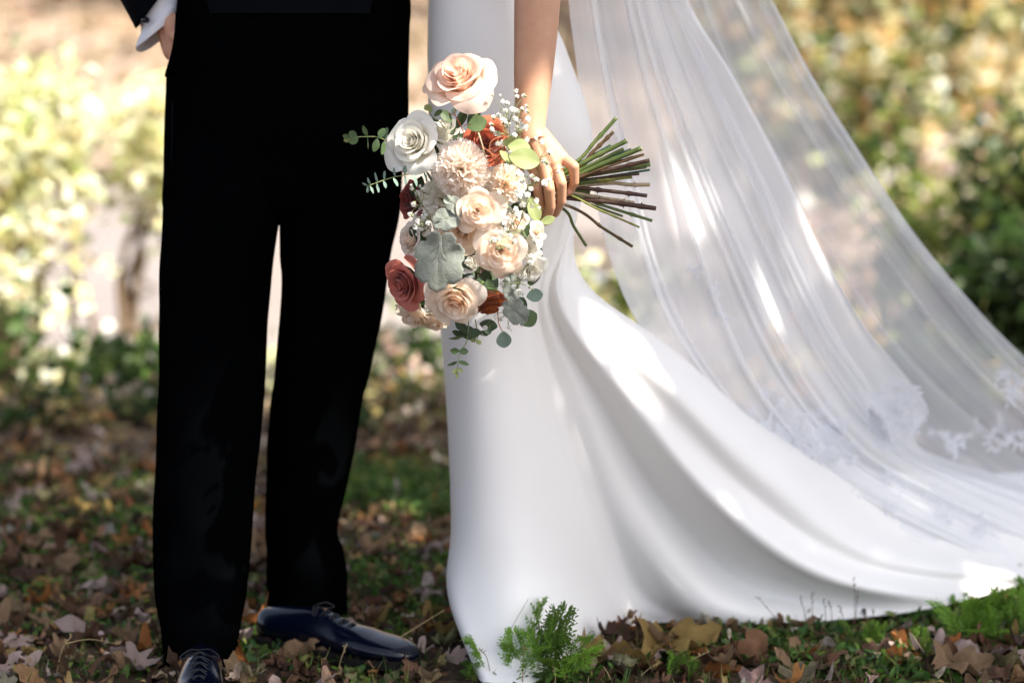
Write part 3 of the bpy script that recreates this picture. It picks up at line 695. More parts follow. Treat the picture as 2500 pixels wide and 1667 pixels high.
def stalk(pts, r, label, head=0, m='straw', name='dry_stalk'):
    p = cr([P(*q) for q in pts], 22); root = MB(); v, f = tube(p, np.linspace(r, r * .45, 22), 5); root.add(v, f)
    rg = random.Random(int(pts[0][0]))
    for i in range(head):
        t = p[21 - int(i / head * 8)]; d = np.array([rg.gauss(0, 1), rg.gauss(0, 1), .9]); d /= np.linalg.norm(d)
        a, b = t, t + d * .006; root.add(*capsule(a, b, .0009, .0005, 5, 2))
    o = root.build(name, M[m]); tag(o, label, 'grass stalk'); return o
stalk([(1205, 1660, 3.40), (1235, 1560, 3.41), (1290, 1460, 3.43)], .0007, 'long thin stalk curving up across the front of the gown', 0, 'twig')
stalk([(1275, 1690, 3.36), (1278, 1600, 3.36), (1283, 1580, 3.36)], .0012, 'short straw stalk inside the feathery plant', 6)
stalk([(1205, 1690, 3.38), (1190, 1610, 3.38), (1173, 1585, 3.38)], .0009, 'dark bent stalk at the left corner of the hem', 5, 'twig')
stalk([(1650, 1640, 3.42), (1690, 1610, 3.43), (1730, 1590, 3.44)], .0009, 'stalk leaning right over the golden leaf', 6)
stalk([(1550, 1665, 3.40), (1580, 1635, 3.40), (1612, 1615, 3.40)], .0009, 'arched orange stalk at the lower edge', 2)
stalk([(1500, 1690, 3.38), (1487, 1650, 3.38), (1473, 1625, 3.38)], .0014, 'short white straw stub leaning left', 0)
stalk([(1375, 1690, 3.36), (1378, 1650, 3.36), (1376, 1642, 3.36)], .0017, 'thick pale straw stub right of the feathery plant', 0)
stalk([(1350, 1690, 3.35), (1356, 1655, 3.35), (1352, 1625, 3.35)], .0012, 'upright straw stub in front of the feathery plant', 3)
stalk([(1436, 1690, 3.36), (1436, 1660, 3.36), (1438, 1650, 3.36)], .0014, 'tiny straw stub between the two mottled leaves', 0)
stalk([(130, 1690, 3.45), (150, 1590, 3.45), (175, 1550, 3.46)], .0013, 'green seed stalk standing at the lower left', 10)
stalk([(160, 1570, 3.45), (220, 1560, 3.47), (290, 1572, 3.5)], .0008, 'fine stalk bending right at the lower left', 6)
stalk([(105, 1660, 3.5), (107, 1620, 3.5), (106, 1590, 3.5)], .0009, 'short upright stalk left of the seed stalk', 0, 'twig')
stalk([(880, 1625, 3.52), (970, 1560, 3.52), (1085, 1488, 3.52)], .0016, 'long yellow straw leaning across the toe of the shoe', 0)
stalk([(690, 1655, 3.47), (860, 1670, 3.47), (1000, 1640, 3.5)], .0016, 'horizontal straw lying below the shoe', 0)
stalk([(820, 1670, 3.48), (832, 1610, 3.48), (845, 1575, 3.48)], .0010, 'thin seed stalk in front of the propped pale leaf', 6)
for i, (a, b, c, d) in enumerate(((1920, 1545, 1852, 1460), (1970, 1530, 1953, 1458), (1978, 1530, 1982, 1448), (2015, 1525, 2010, 1463), (2085, 1520, 2083, 1412), (2085, 1525, 2092, 1445), (2130, 1520, 2130, 1490), (2165, 1530, 2185, 1495), (2060, 1530, 2050, 1480), (2240, 1560, 2255, 1500), (2030, 1525, 2025, 1470))):
    stalk([(a, b, 3.66), ((a + c) / 2 + 3, (b + d) / 2, 3.66), (c, d, 3.67)], .0008, ['slanting thin stalk against the train hem', 'leftmost of the short upright stalks against the train', 'upright stalk next to the leftmost one against the train', 'hooked seed stalk against the train', 'tallest dark seed stalk against the train', 'slim stalk touching the tallest seed stalk', 'short stub right of the tallest seed stalk', 'stalk leaning right at the bend of the hem', 'short stalk left of the tallest seed stalk', 'last thin stalk at the right below the fold', 'low stalk beside the hooked one'][i], 5, 'twig')
for px, py, L, rz, lab in ((1120, 1520, .10, .6, 'thin bare twig on the ground left of the gown hem'), (420, 1660, .14, 1.0, 'dark twig lying by the front shoe'), (2100, 1640, .16, .1, 'twig lying flat below the train'), (760, 1450, .1, .5, 'short twig beside the trouser hem')):
    p = G(px, py); d = np.array([math.cos(rz), math.sin(rz), .05]) * L
    v, f = tube(limb_path((0, 0, .01), d, 5, .2), np.linspace(.003, .001, 10), 6); o = obj('twig', v, f, M['twig']); o.location = p; tag(o, lab, 'twig')

# ------------------------------------------------------------------ people and clothes
def wloc(o):
    p = Vector(o.location)
    while o.parent is not None: o = o.parent; p += o.location
    return np.array(p)
def put(root, name, v, f, m=None, **k):
    v = np.asarray(v, float) - wloc(root); return obj(name, v, f, m, root, **k)
def putmb(root, name, mb, mats, smooth=True):
    mats = mats if isinstance(mats, list) else [mats]
    return put(root, name, np.concatenate(mb.v), mb.f, None, smooth=smooth, mats=mats, midx=mb.m)
def loft(rows, Yc, ry, k=40, sq=2.3, amp=0, seed=0, n=None, cap=(False, False)):
    """Upright sleeve of cloth: rows (left px, right px, py) at distance Yc with depth radius ry (each per row)."""
    m = len(rows); Yc = np.broadcast_to(Yc, (m,)); ry = np.broadcast_to(ry, (m,))
    a = [list(r) + [y, q] for r, y, q in zip(rows, Yc, ry)]
    a = cr(a, n or m * 6); V = []
    for L_, R_, py, Y, q in a:
        pl, pr = P(L_, py, Y), P(R_, py, Y); c = (pl + pr) / 2; hw = (pr - pl).length / 2
        for j in range(k):
            t = 2 * math.pi * j / k; co, si = math.cos(t), math.sin(t)
            x = math.copysign(abs(co) ** (2 / sq), co); s = math.copysign(abs(si) ** (2 / sq), si)
            p = Vector((c.x + hw * x, Y - q * s, c.z))
            if amp:
                d = mnoise.noise(Vector((p.x * 9 + seed, p.y * 9, p.z * 5))) + .5 * mnoise.noise(Vector((p.x * 22 + seed, p.y * 22, p.z * 12)))
                p.y -= amp * 2.2 * d * s; p.x += amp * .6 * d * x
            V.append(p)
    N = len(a); f = []
    for i in range(N - 1):
        for j in range(k):
            b = (j + 1) % k; f.append((i * k + j, (i + 1) * k + j, (i + 1) * k + b, i * k + b))
    if cap[0]: f.append(tuple(range(k)))
    if cap[1]: f.append(tuple(range((N - 1) * k, N * k))[::-1])
    return V, f
def head_and_trunk(mb, x, Y, hip, sh, top, legs, k=1.0, wst=1.0):
    """Trunk, neck, head and legs as overlapping closed forms, fused later."""
    for s in (-1, 1):
        mb.add(*capsule((x + s * .045 * k, Y, hip), (x + s * .03 * k, Y, hip + .2), .085 * k, .07 * k * wst)); mb.add(*capsule((x + s * .03 * k, Y, hip + .2), (x + s * .06 * k, Y, sh - .1), .07 * k * wst, .095 * k))
    mb.add(*capsule((x - .13 * k, Y, sh), (x + .13 * k, Y, sh), .055, .055)); mb.add(*capsule((x, Y, sh), (x, Y - .01, sh + .12), .055, .05))
    mb.add(*capsule((x, Y, top - .10), (x, Y - .015, top - .15), .085, .065)); mb.add(*capsule((x, Y - .085, top - .13), (x, Y - .10, top - .145), .010, .014))
    for s, (kn, an, toe) in zip((-1, 1), legs):
        mb.add(*capsule((x + s * .06 * k, Y, hip - .02), kn, .062 * k, .042 * k)); mb.add(*capsule(kn, an, .042 * k, .028)); mb.add(*capsule(an - Vector((0, 0, .045)), toe, .02, .010))

def groom():
    base = Vector((-.43, 3.66, 0)); mb = MB(); x = base.x
    head_and_trunk(mb, x, 3.68, .97, 1.50, 1.83, ((P(520, 950, 3.64), Vector((P(488, 1500, 3.50).x, 3.52, .13)), Vector((P(488, 1500, 3.46).x, 3.47, .035))),
                                                (P(775, 900, 3.70), Vector((P(722, 1470, 3.735).x, 3.735, .11)), (G(640, 1562) * .45 + G(1052, 1622) * .55) + Vector((0, 0, .025)))))
    hl = MB()
    sh_l, el_l = Vector((x - .20, 3.68, 1.47)), P(170, -240, 3.74)
    wr = P(385, 5, 3.70)
    mb.add(*capsule(sh_l, el_l, .05, .04)); mb.add(*capsule(el_l, wr, .04, .028))
    sh_r = Vector((x + .20, 3.70, 1.47)); el_r = P(880, -260, 3.92); wr_r = P(1000, -80, 3.95)
    mb.add(*capsule(sh_r, el_r, .05, .04)); mb.add(*capsule(el_r, wr_r, .04, .028))
    v1, f1 = fuse(mb, .009, 5)
    # hand going into the pocket, fingers inside the trousers; other hand at the bride's back
    hd = MB()
    hd.add(*capsule(P(375, -10, 3.70), P(412, 55, 3.69), .027, .026)); hd.add(*capsule(P(410, 50, 3.69), P(430, 120, 3.68), .025, .026)); hd.add(*capsule(P(425, 60, 3.67), P(438, 150, 3.67), .022, .019))
    for i, (a, b) in enumerate(((430, 438), (442, 452), (455, 466), (466, 480))):
        hd.add(*capsule(P(a, 140, 3.66 + .012 * i), P(b, 205, 3.66 + .012 * i), .0095, .009)); hd.add(*capsule(P(b, 205, 3.66 + .012 * i), P(b + 6, 250, 3.67 + .012 * i), .009, .008))
    hd.add(*capsule(P(430, 90, 3.65), P(470, 150, 3.64), .012, .010))
    c = P(1006, -75, 3.95)
    hd.add(*capsule(c, P(1034, -45, 3.90), .024, .026))
    for i in range(4):
        hd.add(*capsule(P(1045, -62 + i * 9, 3.885), P(1085, -60 + 13 * i, 3.855), .0095, .009)); hd.add(*capsule(P(1085, -60 + 13 * i, 3.855), P(1120, -58 + 13 * i, 3.835), .009, .0075))
    hd.add(*capsule(P(1035, -70, 3.88), P(1075, -95, 3.86), .011, .009))
    v2, f2 = fuse(hd, .0016, 8)
    v = np.concatenate([v1, v2]) - np.array(base); f = f1 + [tuple(i + len(v1) for i in q) for q in f2]
    body = obj('person', v, f, M['skin2']); body.location = base
    tag(body, 'person in a black suit and polished shoes, one hand in the trouser pocket', 'person', 'wedding couple')
    # trousers: pelvis and both legs in one garment
    T = MB()
    T.add(*loft([(470, 955, -500), (440, 985, -200), (434, 1004, 0), (430, 1003, 60), (427, 1001, 110), (412, 999, 165), (408, 998, 195), (403, 997, 300), (401, 985, 420), (399, 976, 500), (420, 960, 545)], 3.68,
                [.11, .115, .12, .12, .12, .12, .12, .12, .11, .09, .05], 56, 2.4, .004, 1, cap=(True, True)))
    L_ = [(425, 680, 300), (410, 690, 400), (397, 683, 520), (395, 668, 640), (392, 653, 780), (389, 645, 900), (383, 635, 1050), (379, 621, 1200), (375, 611, 1350), (381, 602, 1450), (395, 585, 1530), (408, 570, 1655)]
    R_ = [(700, 970, 300), (682, 978, 400), (682, 974, 520), (683, 955, 620), (689, 946, 680), (684, 935, 760), (674, 918, 850), (668, 900, 930), (657, 882, 1000), (651, 866, 1100), (649, 845, 1200), (646, 824, 1300), (650, 838, 1345), (650, 847, 1400), (655, 850, 1500)]
    T.add(*loft(L_, np.linspace(3.67, 3.50, len(L_)), np.concatenate([[.085, .10, .108], np.linspace(.104, .080, len(L_) - 3)]), 44, 2.2, .005, 3, cap=(True, False)))
    T.add(*loft(R_, np.linspace(3.68, 3.735, len(R_)), np.concatenate([[.085, .10, .108], np.linspace(.104, .075, len(R_) - 3)]), 44, 2.2, .006, 8, cap=(True, False)))
    # pocket edge standing proud over the hand
    pk = cr([P(434, 30, 3.575), P(431, 80, 3.57), P(424, 125, 3.575), P(412, 168, 3.60), P(407, 185, 3.64)], 20)
    T.add(*tube(pk, .004, 8))
    tr = putmb(body, 'trousers', T, M['wool'])
    sd = MB(); sd.add(*tube(cr([P(421, 250, 3.60), P(415, 600, 3.60), P(405, 1000, 3.58), P(395, 1350, 3.49), P(412, 1590, 3.46)], 40), .0016, 5)); putmb(tr, 'side_seam', sd, M['jacket'])
    # jacket: body of the coat, sleeves
    J = MB(); J.add(*loft([(520, 900, -1150), (455, 965, -1000), (440, 985, -600), (452, 975, -250), (450, 980, -60), (455, 985, 35)], 3.68, [.06, .12, .13, .125, .128, .128], 56, 2.4, .006, 5, cap=(True, False)))
    jk = putmb(body, 'jacket', J, M['jacket'])
    # the near sleeve ends in a slanted opening
    def slanted(rings, k=36, close=False):
        V = []; rr_ = cr(rings, len(rings) * 5)
        for cx, cy, hx, hy, Y, q, bk in rr_:
            for j in range(k):
                t = 2 * math.pi * j / k; s = math.sin(t); V.append(P(cx + hx * math.cos(t), cy + hy * math.cos(t) + bk * max(0, -s), Y - q * s))
        n = len(rr_); f = [(i * k + j, i * k + (j + 1) % k, (i + 1) * k + (j + 1) % k, (i + 1) * k + j) for i in range(n - 1) for j in range(k)]
        return V, f
    s_ = slanted([(330, -1060, -90, 60, 3.68, .065, 0), (230, -700, -85, 20, 3.71, .065, 0), (205, -420, -80, 30, 3.74, .06, 0), (290, -190, -62, 60, 3.72, .055, 0), (350, -50, -50, 55, 3.70, .05, 0), (376, 12, -42, 56, 3.70, .046, 8)])
    sl_ = put(body, 'sleeve', *s_, M['jacket'])
    so = sl_.modifiers.new('s', 'SOLIDIFY'); so.thickness = .003
    for i, (a, b) in enumerate(((313, -4), (316, 8), (322, 20))):
        p = P(a, b, 3.685); put(sl_, 'button', *capsule(p, p + Vector((-.003, -.001, .0)), .0075, .006, 12, 4), M['lace_cord'])
    s2 = slanted([(1000, -1050, 80, 60, 3.72, .065, 0), (960, -600, 70, 20, 3.84, .06, 0), (925, -250, 62, 30, 3.93, .055, 0), (975, -90, 44, 44, 3.95, .046, 0), (1000, -42, 46, 46, 3.945, .046, 0)])
    put(body, 'sleeve', *s2, M['jacket'])
    cu = slanted([(378, -10, -38, 50, 3.70, .036, 0), (390, 30, -46, 48, 3.70, .040, 5), (388, 52, -52, 46, 3.695, .042, 14), (385, 76, -55, 42, 3.695, .042, 30)])
    c_ = put(body, 'shirt_cuff', *cu, M['shirt']); so = c_.modifiers.new('s', 'SOLIDIFY'); so.thickness = .005; so.offset = 1
    ss = c_.modifiers.new('b', 'SUBSURF'); ss.levels = 1; ss.render_levels = 1
    p = P(358, 50, 3.655); put(c_, 'cufflink', *capsule(p, p + Vector((-.004, -.006, 0)), .006, .005, 12, 4), M['leather'])
    # collar opening and hair, above the frame
    hb = MB(); hb.add(*capsule((x, 3.695, 1.765), (x, 3.70, 1.70), .088, .07)); putmb(body, 'hair', hb, mat('hair_dark', (.02, .014, .01), .5))
    # shoes
    def shoe(heel, toe, label, ln=.325):
        d = (toe - heel); d.z = 0; d.normalize(); n = Vector((-d.y, d.x, 0)); U = Vector((0, 0, 1))
        sec = [(0, .012, .02, .05), (.006, .026, .014, .066), (.03, .034, .012, .072), (.07, .036, .012, .078), (.10, .036, .012, .082), (.125, .037, .012, .082), (.15, .039, .012, .075), (.18, .043, .011, .063),
               (.21, .048, .011, .059), (.24, .049, .012, .053), (.27, .046, .013, .049), (.295, .038, .013, .044), (.312, .025, .015, .036), (.320, .010, .02, .028)]
        rr_ = cr(sec, 46); k = 28; V = []
        for s, wd, zb, zt in rr_:
            c = heel + d * s * ln / .32
            for j in range(k):
                t = 2 * math.pi * j / k; co, si = math.cos(t), math.sin(t); e = 2 / 2.5
                x_ = math.copysign(abs(co) ** e, co) * wd * (1 if si < 0 else (1 - .45 * si * min(1, max(0, (zt - .045) / .04))))
                h = (zt - zb) / 2; z_ = (zb + zt) / 2 + math.copysign(abs(si) ** e, si) * h
                V.append(c + n * x_ + U * z_)
        N = len(rr_); f = [(i * k + j, i * k + (j + 1) % k, (i + 1) * k + (j + 1) % k, (i + 1) * k + j) for i in range(N - 1) for j in range(k)] + [tuple(range(k))[::-1], tuple(range((N - 1) * k, N * k))]
        sh = put(body, 'shoe', V, f, M['leather']); sh['label'] = label
        SV = []; kk = []
        for s, wd, zb, zt in rr_:
            c = heel + d * s * ln / .32; lift = .012 if s < .085 or s > .3 else (.004 if s < .11 else 0)
            hh = 0.0 if s < .08 else (.006 if s < .14 else 0)
            for q, z_ in ((-1, hh), (1, hh), (1, .016), (-1, .016)): SV.append(c + n * q * (wd + .004) + U * (z_ + (.004 if s > .27 else 0)))
        f = [(i * 4 + j, i * 4 + (j + 1) % 4, i * 4 + 4 + (j + 1) % 4, i * 4 + 4 + j) for i in range(N - 1) for j in range(4)] + [(3, 2, 1, 0), tuple(range((N - 1) * 4, N * 4))]
        put(sh, 'sole', SV, f, M['sole'], smooth=False)
        for i in range(5):
            s = .118 + i * .017; zt = np.interp(s, [a[0] for a in sec], [a[3] for a in sec]); c = heel + d * s * ln / .32
            for sg in (-1, 1):
                pp = cr([c + n * -sg * .017 + U * (zt - .006), c + d * .004 + U * (zt + .003), c + d * .011 + n * sg * .018 + U * (zt - .010)], 9)
                put(sh, 'lace', *tube(pp, .0016, 6), M['lace_cord'])
        c = heel + d * .112 * ln / .32
        for sg in (-1, 1):
            pp = cr([c + U * .086, c + n * sg * .018 + U * .090 + d * .012, c + n * sg * .034 + U * .080 + d * .022, c + n * sg * .02 + U * .080 + d * .02, c + U * .084], 16)
            put(sh, 'lace', *tube(pp, .0013, 5), M['lace_cord'])
        # seam of the toe cap and facing
        for s in (.232,):
            wd, zt = .046, .050; c = heel + d * s * ln / .32
            pp = [c + n * math.cos(t) * (wd * .99) * (1 - .1 * math.sin(t)) + U * (.012 + (zt - .012) * max(0, math.sin(t)) ** .8) for t in np.linspace(0, math.pi, 15)]
            put(sh, 'toe_seam', *tube(pp, .0012, 5), M['lace_cord'])
    h1 = G(640, 1568); t1 = G(1072, 1645); h1.z = t1.z = -.004; shoe(h1, t1, 'polished dark shoe pointing towards the gown', .345)
    h2 = P(495, 1600, 3.42); h2.z = -.004; t2 = Vector((h2.x + .035, h2.y - .3, 0)); shoe(h2, t2, 'laced dark shoe pointing at the viewer, toe below the frame', .31)
    return body
groom()

def bride():
    base = Vector((-.01, 3.68, 0)); mb = MB()
    head_and_trunk(mb, base.x, 3.68, .90, 1.37, 1.70, ((Vector((-.05, 3.66, .50)), Vector((-.045, 3.68, .09)), Vector((-.05, 3.60, .03))), (Vector((.045, 3.66, .50)), Vector((.04, 3.68, .09)), Vector((.06, 3.60, .03)))), .72, .8)
    sh_l = Vector((.135, 3.62, 1.36)); el = P(1330, -160, 3.50)
    mb.add(*capsule(sh_l, el, .040, .036)); mb.add(*capsule(Vector((-.15, 3.68, 1.36)), Vector((-.21, 3.80, 1.27)), .036, .032)); mb.add(*capsule(Vector((-.21, 3.80, 1.27)), Vector((-.28, 3.84, 1.36)), .03, .022))
    mb.add(*capsule(Vector((-.28, 3.84, 1.36)), Vector((-.30, 3.84, 1.42)), .022, .018))
    v1, f1 = fuse(mb, .009, 5)
    A = MB()
    # forearm
    fa = [(1330, -220, 3.50, .040), (1318, -90, 3.47, .0405), (1312, 0, 3.45, .0395), (1307, 100, 3.43, .0365), (1301, 200, 3.41, .0322), (1297, 270, 3.395, .0272), (1296, 318, 3.385, .0250), (1302, 345, 3.380, .0262)]
    pth = cr([P(a, b, c) for a, b, c, r in fa], 30); rr_ = cr([(r, 0, 0) for *_, r in fa], 30)[:, 0]
    A.add(*tube(pth, rr_, 48, flat=.88, ref=(0, 1, 0)))
    # back of the hand
    W = [P(1280, 330, 3.385), P(1296, 328, 3.380), P(1310, 328, 3.380), P(1322, 330, 3.385)]
    K = [P(1301, 405, 3.378), P(1326, 404, 3.368), P(1351, 398, 3.370), P(1373, 386, 3.380)]          # knuckles: index, middle, ring, little
    for a, b, r in zip(W, K, (.0128, .0128, .0122, .0115)): A.add(*capsule(a, b, .0145, r))
    for a, b, c_, d_ in zip(W[:-1], W[1:], K[:-1], K[1:]):
        for q_ in (.33, .66): A.add(*capsule(a.lerp(b, q_), c_.lerp(d_, q_) + Vector((0, .0006, .002)), .0145, .0115))
    for a, b in zip(K[:-1], K[1:]): A.add(*capsule((a + P(1290, 335, 3.385)) / 2, (b + P(1318, 335, 3.385)) / 2, .0125, .0125))
    A.add(*capsule(P(1290, 350, 3.388), P(1345, 372, 3.392), .014, .013))
    A.add(*capsule(P(1290, 345, 3.395), P(1320, 405, 3.400), .014, .013))
    fing = [[(1305, 405, 3.380, .0112), (1313, 462, 3.368, .0093), (1321, 503, 3.382, .0086), (1325, 533, 3.400, .0074)],
            [(1328, 404, 3.368, .0116), (1341, 461, 3.352, .0096), (1344, 504, 3.368, .0088), (1333, 541, 3.390, .0077)],
            [(1352, 398, 3.372, .0114), (1370, 447, 3.357, .0096), (1370, 489, 3.372, .0087), (1356, 521, 3.394, .0075)],
            [(1374, 387, 3.380, .0104), (1401, 407, 3.366, .0092), (1402, 444, 3.376, .0083), (1391, 469, 3.392, .0068)]]
    for fg in fing:
        q = [P(a, b, c) for a, b, c, r in fg]; r = [z[3] for z in fg]
        for i in range(3): A.add(*capsule(q[i], q[i + 1], r[i], r[i + 1], 16, 5))
    # thumb behind the stems
    A.add(*capsule(P(1282, 355, 3.392), P(1262, 410, 3.405), .015, .0125)); A.add(*capsule(P(1262, 410, 3.405), P(1272, 455, 3.432), .0115, .0105)); A.add(*capsule(P(1272, 455, 3.432), P(1310, 480, 3.445), .0105, .009))
    v2, f2 = fuse(A, .00095, 13)
    v = np.concatenate([v1, v2]) - np.array(base); f = f1 + [tuple(i + len(v1) for i in q) for q in f2]
    body = obj('person', v, f, M['skin']); body.location = base
    tag(body, 'person in a long white gown and sheer veil holding a bouquet', 'person', 'wedding couple')
    for a, b, c, ang, s in ((1391, 466, 3.381, .35, .0048), (1355, 514, 3.384, .45, .0052), (1330, 533, 3.384, .35, .0054)):
        p = P(a, b, c); V = []; n = 9
        for i in range(n):
            for j in range(n):
                u, w_ = i / (n - 1) * 2 - 1, j / (n - 1) * 2 - 1
                uu = u * math.sqrt(1 - w_ * w_ / 2); ww = w_ * math.sqrt(1 - u * u / 2)
                q = Vector((uu * s, -.0022 * (1 - uu * uu) + .0012, ww * s * 1.35)); q.rotate(Matrix.Rotation(.35, 3, 'X')); q.rotate(Matrix.Rotation(ang, 3, 'Y')); V.append(p + q)
        o = put(body, 'fingernail', V, grid_faces(n, n)[:, ::-1], M['nail']); o.modifiers.new('s', 'SOLIDIFY').thickness = .0006
    # ring with stone on the ring finger
    c = P(1360, 421, 3.362); ax = (P(1369, 446, 3.353) - P(1351, 398, 3.370)).normalized(); e = Vector((1, 0, 0)); e = (e - ax * e.dot(ax)).normalized(); g = ax.cross(e)
    rp = [c + (e * math.cos(t) + g * math.sin(t)) * .0120 for t in np.linspace(0, 2 * math.pi, 33)]
    rg_ = put(body, 'ring', *tube(rp, .0008, 8, cap=False), M['gold'])
    s = c - Vector((-.0018, .0132, -.0018)); mbg = MB()
    mbg.add([s + Vector(q) * .0034 for q in ((1, 0, 0), (.5, 0, .87), (-.5, 0, .87), (-1, 0, 0), (-.5, 0, -.87), (.5, 0, -.87), (0, -.8, 0), (0, .9, 0))], [(i, (i + 1) % 6, 6) for i in range(6)] + [((i + 1) % 6, i, 7) for i in range(6)])
    putmb(rg_, 'stone', mbg, M['gem'], smooth=False)
    hb = MB(); hb.add(*capsule((base.x, 3.70, 1.62), (base.x, 3.73, 1.55), .092, .07)); hb.add(*capsule((base.x, 3.78, 1.58), (base.x, 3.80, 1.56), .05, .045)); putmb(body, 'hair', hb, mat('hair_brown', (.08, .04, .02), .5))
    return body
BR = bride()

def dress():
    ang = [180, 215, 250, 285, 308, 322, 332, 340, 347, 353, 0, 9, 20, 60, 95, 140]
    top = [(-420, 1060, 1335, .10), (-60, 1047, 1316, .10), (120, 1043, 1380, .115), (300, 1045, 1441, .125), (420, 1050, 1436, .125), (560, 1058, 1402, .115)]
    low = [
     [(1070, 770, 3.66), (1088, 1010, 3.63), (1099, 1280, 3.60), (1091, 1450, 3.55), (1165, 1712, 3.40)],
     [(1125, 770, 3.555), (1145, 1010, 3.53), (1155, 1280, 3.51), (1150, 1470, 3.48), (1225, 1730, 3.36)],
     [(1200, 760, 3.535), (1225, 1010, 3.515), (1250, 1280, 3.50), (1270, 1470, 3.465), (1310, 1725, 3.37)],
     [(1265, 760, 3.545), (1305, 1010, 3.545), (1350, 1280, 3.55), (1385, 1450, 3.555), (1435, 1630, 3.56)],
     [(1296, 760, 3.565), (1350, 1010, 3.580), (1420, 1270, 3.60), (1470, 1430, 3.64), (1538, 1562, 3.71)],
     [(1315, 755, 3.585), (1385, 1000, 3.595), (1470, 1250, 3.64), (1565, 1440, 3.72), (1640, 1566, 3.74)],
     [(1330, 750, 3.580), (1430, 990, 3.60), (1545, 1240, 3.64), (1680, 1445, 3.68), (1800, 1562, 3.715)],
     [(1346, 745, 3.590), (1480, 985, 3.615), (1640, 1235, 3.70), (1850, 1425, 3.78), (2130, 1538, 3.77)],
     [(1366, 740, 3.570), (1524, 965, 3.565), (1745, 1225, 3.61), (2000, 1405, 3.68), (2320, 1476, 3.84)],
     [(1385, 735, 3.58), (1570, 945, 3.60), (1805, 1195, 3.685), (2090, 1380, 3.80), (2450, 1448, 3.97)],
     [(1405, 725, 3.600), (1615, 925, 3.60), (1870, 1170, 3.69), (2150, 1352, 3.83), (2560, 1412, 4.02)],
     [(1422, 712, 3.63), (1640, 880, 3.66), (1915, 1120, 3.78), (2200, 1300, 3.98), (2620, 1375, 4.14)],
     [(1440, 700, 3.70), (1640, 850, 3.75), (1880, 1050, 3.92), (2180, 1165, 4.12), (2620, 1150, 4.45)],
     [(1390, 720, 3.86), (1520, 900, 4.0), (1750, 1080, 4.25), (2100, 1170, 4.5), (2560, 1185, 4.9)],
     [(1230, 780, 3.85), (1260, 1000, 3.93), (1320, 1180, 4.02), (1380, 1320, 4.12), (1450, 1405, 4.14)],
     [(1120, 780, 3.79), (1140, 1040, 3.79), (1150, 1250, 3.80), (1150, 1400, 3.81), (1165, 1525, 3.80)]]
    cols = []
    for a, lo in zip(ang, low):
        t = math.radians(a); pts = []
        for py, L_, R_, ry in top:
            pts.append(P((L_ + R_) / 2 + (R_ - L_) / 2 * math.cos(t), py, 3.68 + ry * math.sin(t)))
        for q in lo: pts.append(P(*q))
        pts[-1].z = max(pts[-1].z, .004)
        cols.append(cr(pts, 150))
    C = np.array(cols); nr = C.shape[1]
    out = np.stack([cr(C[:, j], 16 * 14, closed=True) for j in range(nr)], 1)     # (columns, rows, 3)
    for _ in range(26): out = .5 * out + .25 * (np.roll(out, 1, 0) + np.roll(out, -1, 0))
    i = np.arange(out.shape[0])[:, None] / 14.0; j = np.arange(nr)[None] / (nr - 1)
    # drag lines of the cloth: soft creases fanning from the hip and knee
    cre = .0015 * np.sin(i * 5.3 + 9 * j) * np.exp(-((j - .52) / .10) ** 2) * (i > 4) * (i < 12) + .0012 * np.sin(i * 3.1 - 5 * j) * sstep(.3, .6, j) + .001 * np.sin(i * 7.7 + 3 * np.sin(9 * j)) * sstep(.6, .9, j) * (i > 4)
    out[..., 1] -= cre
    out[..., 2] = np.maximum(out[..., 2], gh(out[..., 0], out[..., 1]) + .006)
    n = out.shape[0]; v = out.reshape(-1, 3)
    d = put(BR, 'gown', v, grid_faces(n, nr, wrap=True), M['satin'])
    so = d.modifiers.new('s', 'SOLIDIFY'); so.thickness = .0015; so.offset = -1
    seam = out[4 * 14, 60:, :] - (0, .0004, 0)
    put(d, 'seam', *tube(seam, .0013, 5), M['satin'])
    seam = out[int(2.0 * 14), :60, :] - (0, .0004, 0)
    hem = np.concatenate([out[:14 * 12, -1, :]]) + (0, -.001, .003); put(d, 'hem', *tube(hem[::3], .0028, 6), M['satin'])
    return out
DR = dress()

def veil_sheet(cols, nr, nc, pl, amp, seed, wide=1.0):
    C = np.array([cr([P(*q) for q in c], nr) for c in cols]); out = np.stack([cr(C[:, j], nc) for j in range(nr)], 1)
    u = np.linspace(0, 1, nc)[:, None]; v = np.linspace(0, 1, nr)[None]
    rg = np.random.default_rng(seed); dy = 0; dx = 0
    for k in range(7):
        fq = pl * rg.uniform(.4, 2.2); ph = rg.uniform(0, 6.28); am = amp * rg.uniform(.4, 1) / (fq / pl) ** .8
        s = 6.28 * fq * u + ph + 1.5 * np.sin(3 * v + k)
        dy = dy + am * np.sin(s) * (.55 + .45 * np.cos(2.2 * v + k)); dx = dx + am * .55 * np.cos(s * 1.0 + .7)
    for k in range(10):
        u0 = rg.uniform(.03, .97); h = rg.uniform(.010, .022); wd_ = rg.uniform(.004, .009)
        dy = dy - h * np.exp(-((u - u0 - .03 * np.sin(2.5 * v + k)) / wd_) ** 2) * (.4 + .6 * np.sin(math.pi * np.clip(v * 1.3 - .1 * (k % 4), 0, 1)))
    out[..., 1] += dy; out[..., 0] += dx * wide * .8
    return out, np.stack(np.broadcast_arrays(u, v), -1).reshape(-1, 2)
